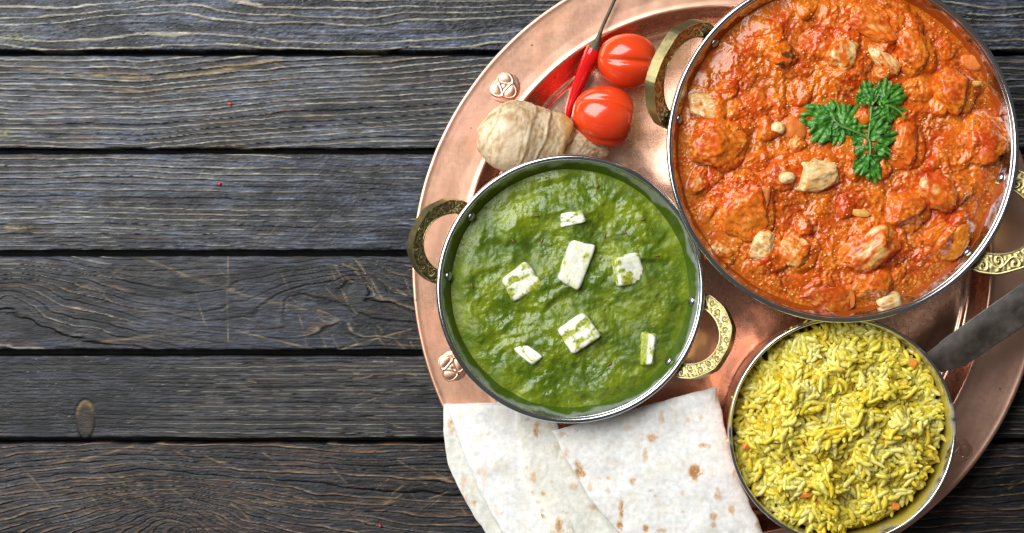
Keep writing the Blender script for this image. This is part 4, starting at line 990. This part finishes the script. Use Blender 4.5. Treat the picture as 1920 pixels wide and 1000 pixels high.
ch0 = P(1095, 140, 0.006)
chil = thing('chilli_pepper', tuple(ch0), 'thin red chilli pepper with a long dry stem, left of the tomatoes', 'chilli')
pts = [(1064, 229, .0062), (1068, 205, .0066), (1077, 180, .0080), (1088, 152, .0104), (1099, 124, .0138), (1110, 98, .0172), (1115, 86, .0186)]
pth = smooth_path([P(*q) for q in pts], 60); s = np.linspace(0, 1, 60)
rad = 0.0041 * np.interp(s, [0, .04, .15, .4, .7, .9, .97, 1], [.12, .3, .52, .78, 1.0, 1.02, .9, .6]); V, F = tube(pth, rad, 20)
V = V + np.random.default_rng(2).normal(0, 1, V.shape) * 0.00002
obj('pod', V, F, M_CHILLI, chil)
pts = [(1112, 95, .0178), (1117, 84, .0190), (1122, 72, .0196), (1129, 52, .0200), (1137, 34, .0205), (1147, 12, .0215), (1155, -6, .0225)]
pth = smooth_path([P(*q) for q in pts], 50); s = np.linspace(0, 1, 50)
rad = 0.0036 * np.interp(s, [0, .06, .12, .2, .28, .4, .9, 1], [.98, .98, .72, .46, .36, .28, .26, .3]); V, F = tube(pth, rad, 14)
obj('stem', V, F, M_CSTEM, chil)

sp = np.array([(895, 249, 2), (896.5, 249, 12), (901, 250, 25), (909, 252, 39), (921, 254, 51), (940, 256, 63), (970, 257, 69), (1000, 260, 62), (1024, 263, 57), (1046, 264, 52), (1056, 268, 40), (1064, 271, 32), (1085, 273, 31), (1112, 280, 22), (1132, 286, 13), (1141, 289, 3)], float)
n = 150; q = smooth_path(sp, n); sq = 0.72
cz = np.interp(q[:, 0], [897, 950, 1040, 1140], [0.030, 0.0305, 0.022, 0.010])
path = np.array([P(a, b, z) for a, b, z in zip(q[:, 0], q[:, 1], cz)]); rad = np.clip(q[:, 2], 1.0, None) * S * 0.965
V, F = tube(path, rad, 72, True, sq)
V = V.reshape(n, 72, 3); cen = path[:, None]; dirn = V - cen; dl = np.linalg.norm(dirn, axis=2, keepdims=True); dirn = dirn / (dl + 1e-9)
th = np.linspace(0, 2 * PI, 72, endpoint=False)[None]; xx = q[:, 0][:, None] + 7 * fbm(np.cos(th) * 1.4 + q[:, 0][:, None] / 60, np.sin(th) * 1.4 + q[:, 0][:, None] * 0, 2, 5) + 16 * np.cos(th)
ringp = np.zeros_like(xx)
for xr, am in ((918, .6), (946, .5), (975, .8), (1006, 1.2), (1030, .5), (1054, 1.4), (1083, .5), (1106, .4)):
    ringp += am * np.exp(-((xx - xr) / 1.9) ** 2) - 0.5 * am * np.exp(-((xx - xr - 5) / 4) ** 2)
wv = q[:, 0][:, None] + 0 * th
disp = 0.00040 * ringp + 0.0004 * fbm(wv / 36, np.cos(th) * 1.2 + 3, 2, 14) * (rad[:, None] / 0.02) + 0.00040 * fbm(wv / 7, np.sin(th) * 8 + np.cos(th) * 5, 3, 15)
V = (V + dirn * disp[..., None]).reshape(-1, 3)
n1 = fbm(wv / 22, np.sin(th) * 2 + 3 * np.cos(th), 3, 16); n2 = fbm(wv / 5, np.sin(th) * 14 + 9 * np.cos(th), 2, 17)
fl = fbm(wv / 9 + np.sin(th) * 2, np.cos(th) * 12, 3, 18); col = mixc((0.66, 0.51, 0.33), (0.40, 0.26, 0.12), sst(-0.15, 0.5, n1 + 0.5 * n2 + 0.5 * fl)); col = mixc(col, (0.74, 0.62, 0.45), 0.6 * sst(0.1, 0.5, -n1))
col = mixc(col, (0.70, 0.58, 0.36), 0.6 * np.clip(ringp, 0, 1)); col = mixc(col, (0.27, 0.15, 0.05), 0.8 * sst(0.05, 0.5, -ringp + 0.2 * n2) )
gold = np.exp(-((wv - 1050) / 12) ** 2) * sst(-0.5, 0.6, np.sin(th)) ; col = mixc(col, (0.55, 0.29, 0.045), 0.8 * np.clip(gold * (1 + n2), 0, 1))
top_ = np.exp(-((wv - 962) / 16) ** 2) * sst(0.0, 0.5, -np.cos(th)) * 0.7; col = mixc(col, (0.33, 0.19, 0.07), np.clip(top_ * (0.6 + n2), 0, 1))
tag(obj('ginger_root', V, F, M_GINGER, attrs={'tint': col.reshape(-1, 3)}), 'knobbly beige ginger root beside the tomatoes, tapering towards the right', 'ginger')

# ------------------------------------------------------------------ crumbs
for i_, (px, py, lab) in enumerate([(431, 195, 'tiny red crumb on the second plank from the top'), (412, 345, 'tiny red crumb on the third plank from the top'), (712, 987, 'tiny red crumb on the lowest plank, left of the flatbread')]):
    V, F, U = lump(ICO2, 0.0011, 0.0008, 0.0007, i_ * 50, 950 + i_, k=2.5, rough=0.15, cuts=2)
    tag(obj('chilli_crumb', V + P(px, py, 0.0007), F, M_CRUMB), lab, 'crumb', 'red crumbs on the wood')
